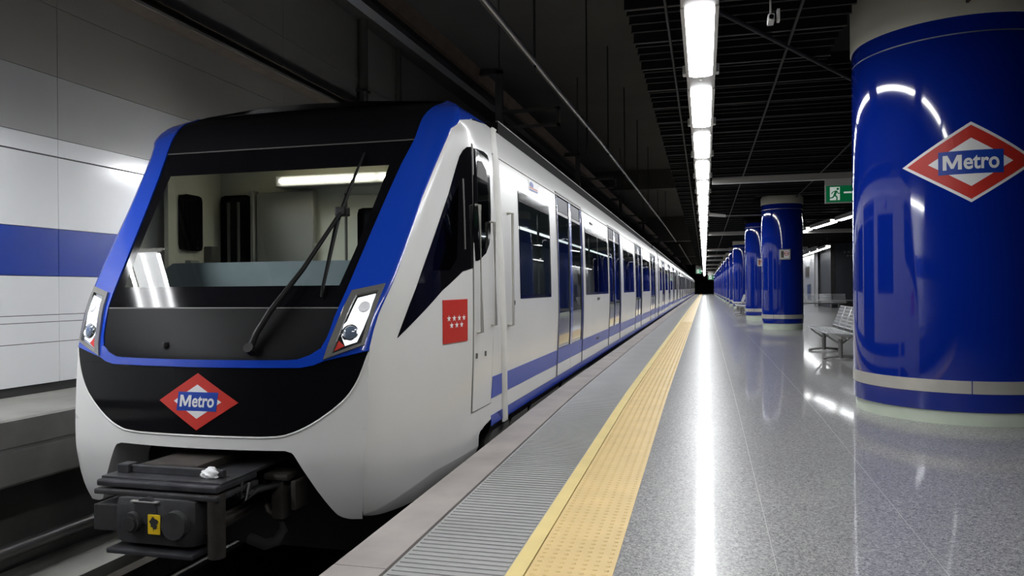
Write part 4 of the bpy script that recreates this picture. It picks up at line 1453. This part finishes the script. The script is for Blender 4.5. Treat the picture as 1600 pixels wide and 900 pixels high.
MB().box(X0 + .005, X0 + .085, 3.604, 3.609, -.225, -.115).build('warning_label', 'label_yellow', cp, label='yellow warning label')
c_ = [(X0 + .046 + .026 * (1 + .25 * math.sin(5 * a)) * math.cos(a), 3.601, -.16 + .032 * (1 + .2 * math.sin(4 * a)) * math.sin(a)) for a in [2 * math.pi * q / 20 for q in range(20)]]
MB().add(c_ + [(X0 + .04, 3.601, -.185), (X0 + .048, 3.601, -.185), (X0 + .044, 3.601, -.212)], [list(range(20)), (20, 21, 22)]).build('label_symbol', 'void', cp)
MB().bbox(X0 - .28, X0 + .30, 3.60, 3.80, -.355, -.325, .01).build('lower_tray', 'coupler_plate', cp)
MB().bbox(X0 - .40, X0 + .42, 3.66, 4.05, .010, .050, .012).build('cover_plate', 'coupler_plate', cp)
MB().bbox(X0 - .41, X0 + .43, 3.65, 4.05, -.035, -.002, .010).build('cover_plate', 'coupler_black', cp)
MB().bbox(X0 - .40, X0 + .42, 3.70, 4.7, .045, .062, .004).build('top_plate', 'coupler_plate', cp)
MB().bbox(X0 - .34, X0 + .36, 3.80, 3.83, .062, .108, .006).build('raised_lip', 'coupler_plate', cp)
MB().bbox(X0 - .36, X0 - .28, 3.78, 3.86, .062, .115, .006).build('raised_lip', 'coupler_plate', cp)
MB().bbox(X0 - .22, X0 + .16, 3.84, 4.6, .062, .115, .008).build('centre_beam', 'coupler_rust', cp)
MB().bbox(X0 - .12, X0 + .06, 3.612, 3.64, -.055, -.045, .003).build('top_mark', 'steel', cp)
# rag tied on the plate
mb = MB()
bm = bmesh.new()
bmesh.ops.create_icosphere(bm, subdivisions=3, radius=1)
random.seed(5)
for q in bm.verts:
    k = 1 + .16 * math.sin(3 * q.co.x + 2 * q.co.y + 1) + .12 * math.cos(7 * q.co.z + 5 * q.co.x) + random.uniform(-.05, .05)
    q.co = Vector((X0 + .27 + q.co.x * .065 * k, 3.80 + q.co.y * .04 * k, .085 + q.co.z * .032 * k))
mb.frombm(bm)
mb.build('white_rag', 'mark_white', cp, smooth=60, label='crumpled white rag on the coupler plate')
mb = MB()
for k in range(5):
    x = X0 + .32 + .03 * k
    mb.tube([(x, 3.82 + .03 * k, .08 - .02 * k), (x + .03, 3.84, .0 - .02 * k), (x + .01 * k, 3.95, -.10 + .015 * k), (x + .05, 4.3, -.08)], .016, 6)
mb.build('cable_bundle', 'coupler_black', cp, smooth=50)
MB().tube([(X0 + .33, 3.70, -.2), (X0 + .33, 4.02, -.185), (X0 + .33, 4.5, -.16)], [.045, .05, .05], 12).build('draw_bar', 'coupler_rust', cp, smooth=40)
MB().bbox(X0 - .2, X0 + .25, 3.85, 4.8, -.25, -.05, .03).build('draft_gear', 'coupler_black', cp)
gh = MB()
gh.bbox(X0 + .44, X0 + .53, 4.16, 4.30, -.28, 0.0, .02)
gh.bbox(X0 + .40, X0 + .57, 4.14, 4.32, -.03, .01, .015)
gh.bbox(X0 + .585, X0 + .62, 4.15, 4.3, -.21, -.03, .01)
gh.tube([(X0 + .38, 4.2, -.05), (X0 + .36, 4.2, -.14), (X0 + .40, 4.2, -.24), (X0 + .47, 4.2, -.27)], .018, 6)
gh.build('air_valve', 'coupler_rust', cp, smooth=40)
MB().tube([(X0 + .485, 4.22, -.27), (X0 + .485, 4.22, -.36), (X0 + .45, 4.22, -.43), (X0 + .36, 4.22, -.46), (X0 + .24, 4.24, -.44)], .036, 10).build('air_hose', 'coupler_black', cp, smooth=50)
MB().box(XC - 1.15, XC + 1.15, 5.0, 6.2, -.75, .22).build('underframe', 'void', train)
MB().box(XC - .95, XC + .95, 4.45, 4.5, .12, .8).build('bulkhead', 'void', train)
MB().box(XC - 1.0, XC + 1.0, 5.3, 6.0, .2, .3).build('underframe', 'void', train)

# --- following cars
CL = 21.5
GAP = 0.45
y0 = Y1 + GAP
dd = [(2.3, 4.15), (7.7, 9.55), (13.1, 14.95), (18.5, 20.2)]
ww = [(.5, 1.95, 1), (4.75, 7.1, 2), (10.15, 12.5, 2), (15.55, 17.9, 2)]
car2 = thing('metro_car', 'second car of the metro train, coupled behind the cab car', 'train car', (XC, y0 + CL / 2, -.9), 'following cars of the metro train')
saloon(car2, y0, y0 + CL, [(y0 + a, y0 + b) for a, b in dd], [(y0 + a, y0 + b, n_) for a, b, n_ in ww])
MB().box(XC - 1.15, XC + 1.15, Y1, y0, .0, 2.5).build('gangway_bellows', 'rubber', car2)
for k in range(1, 5):
    yk = y0 + k * (CL + GAP)
    if yk + CL > FAR:
        break
    dup(car2, (XC, yk + CL / 2, -.9), ('third', 'fourth', 'fifth', 'sixth')[k - 1] + ' car of the metro train, counted from the cab')
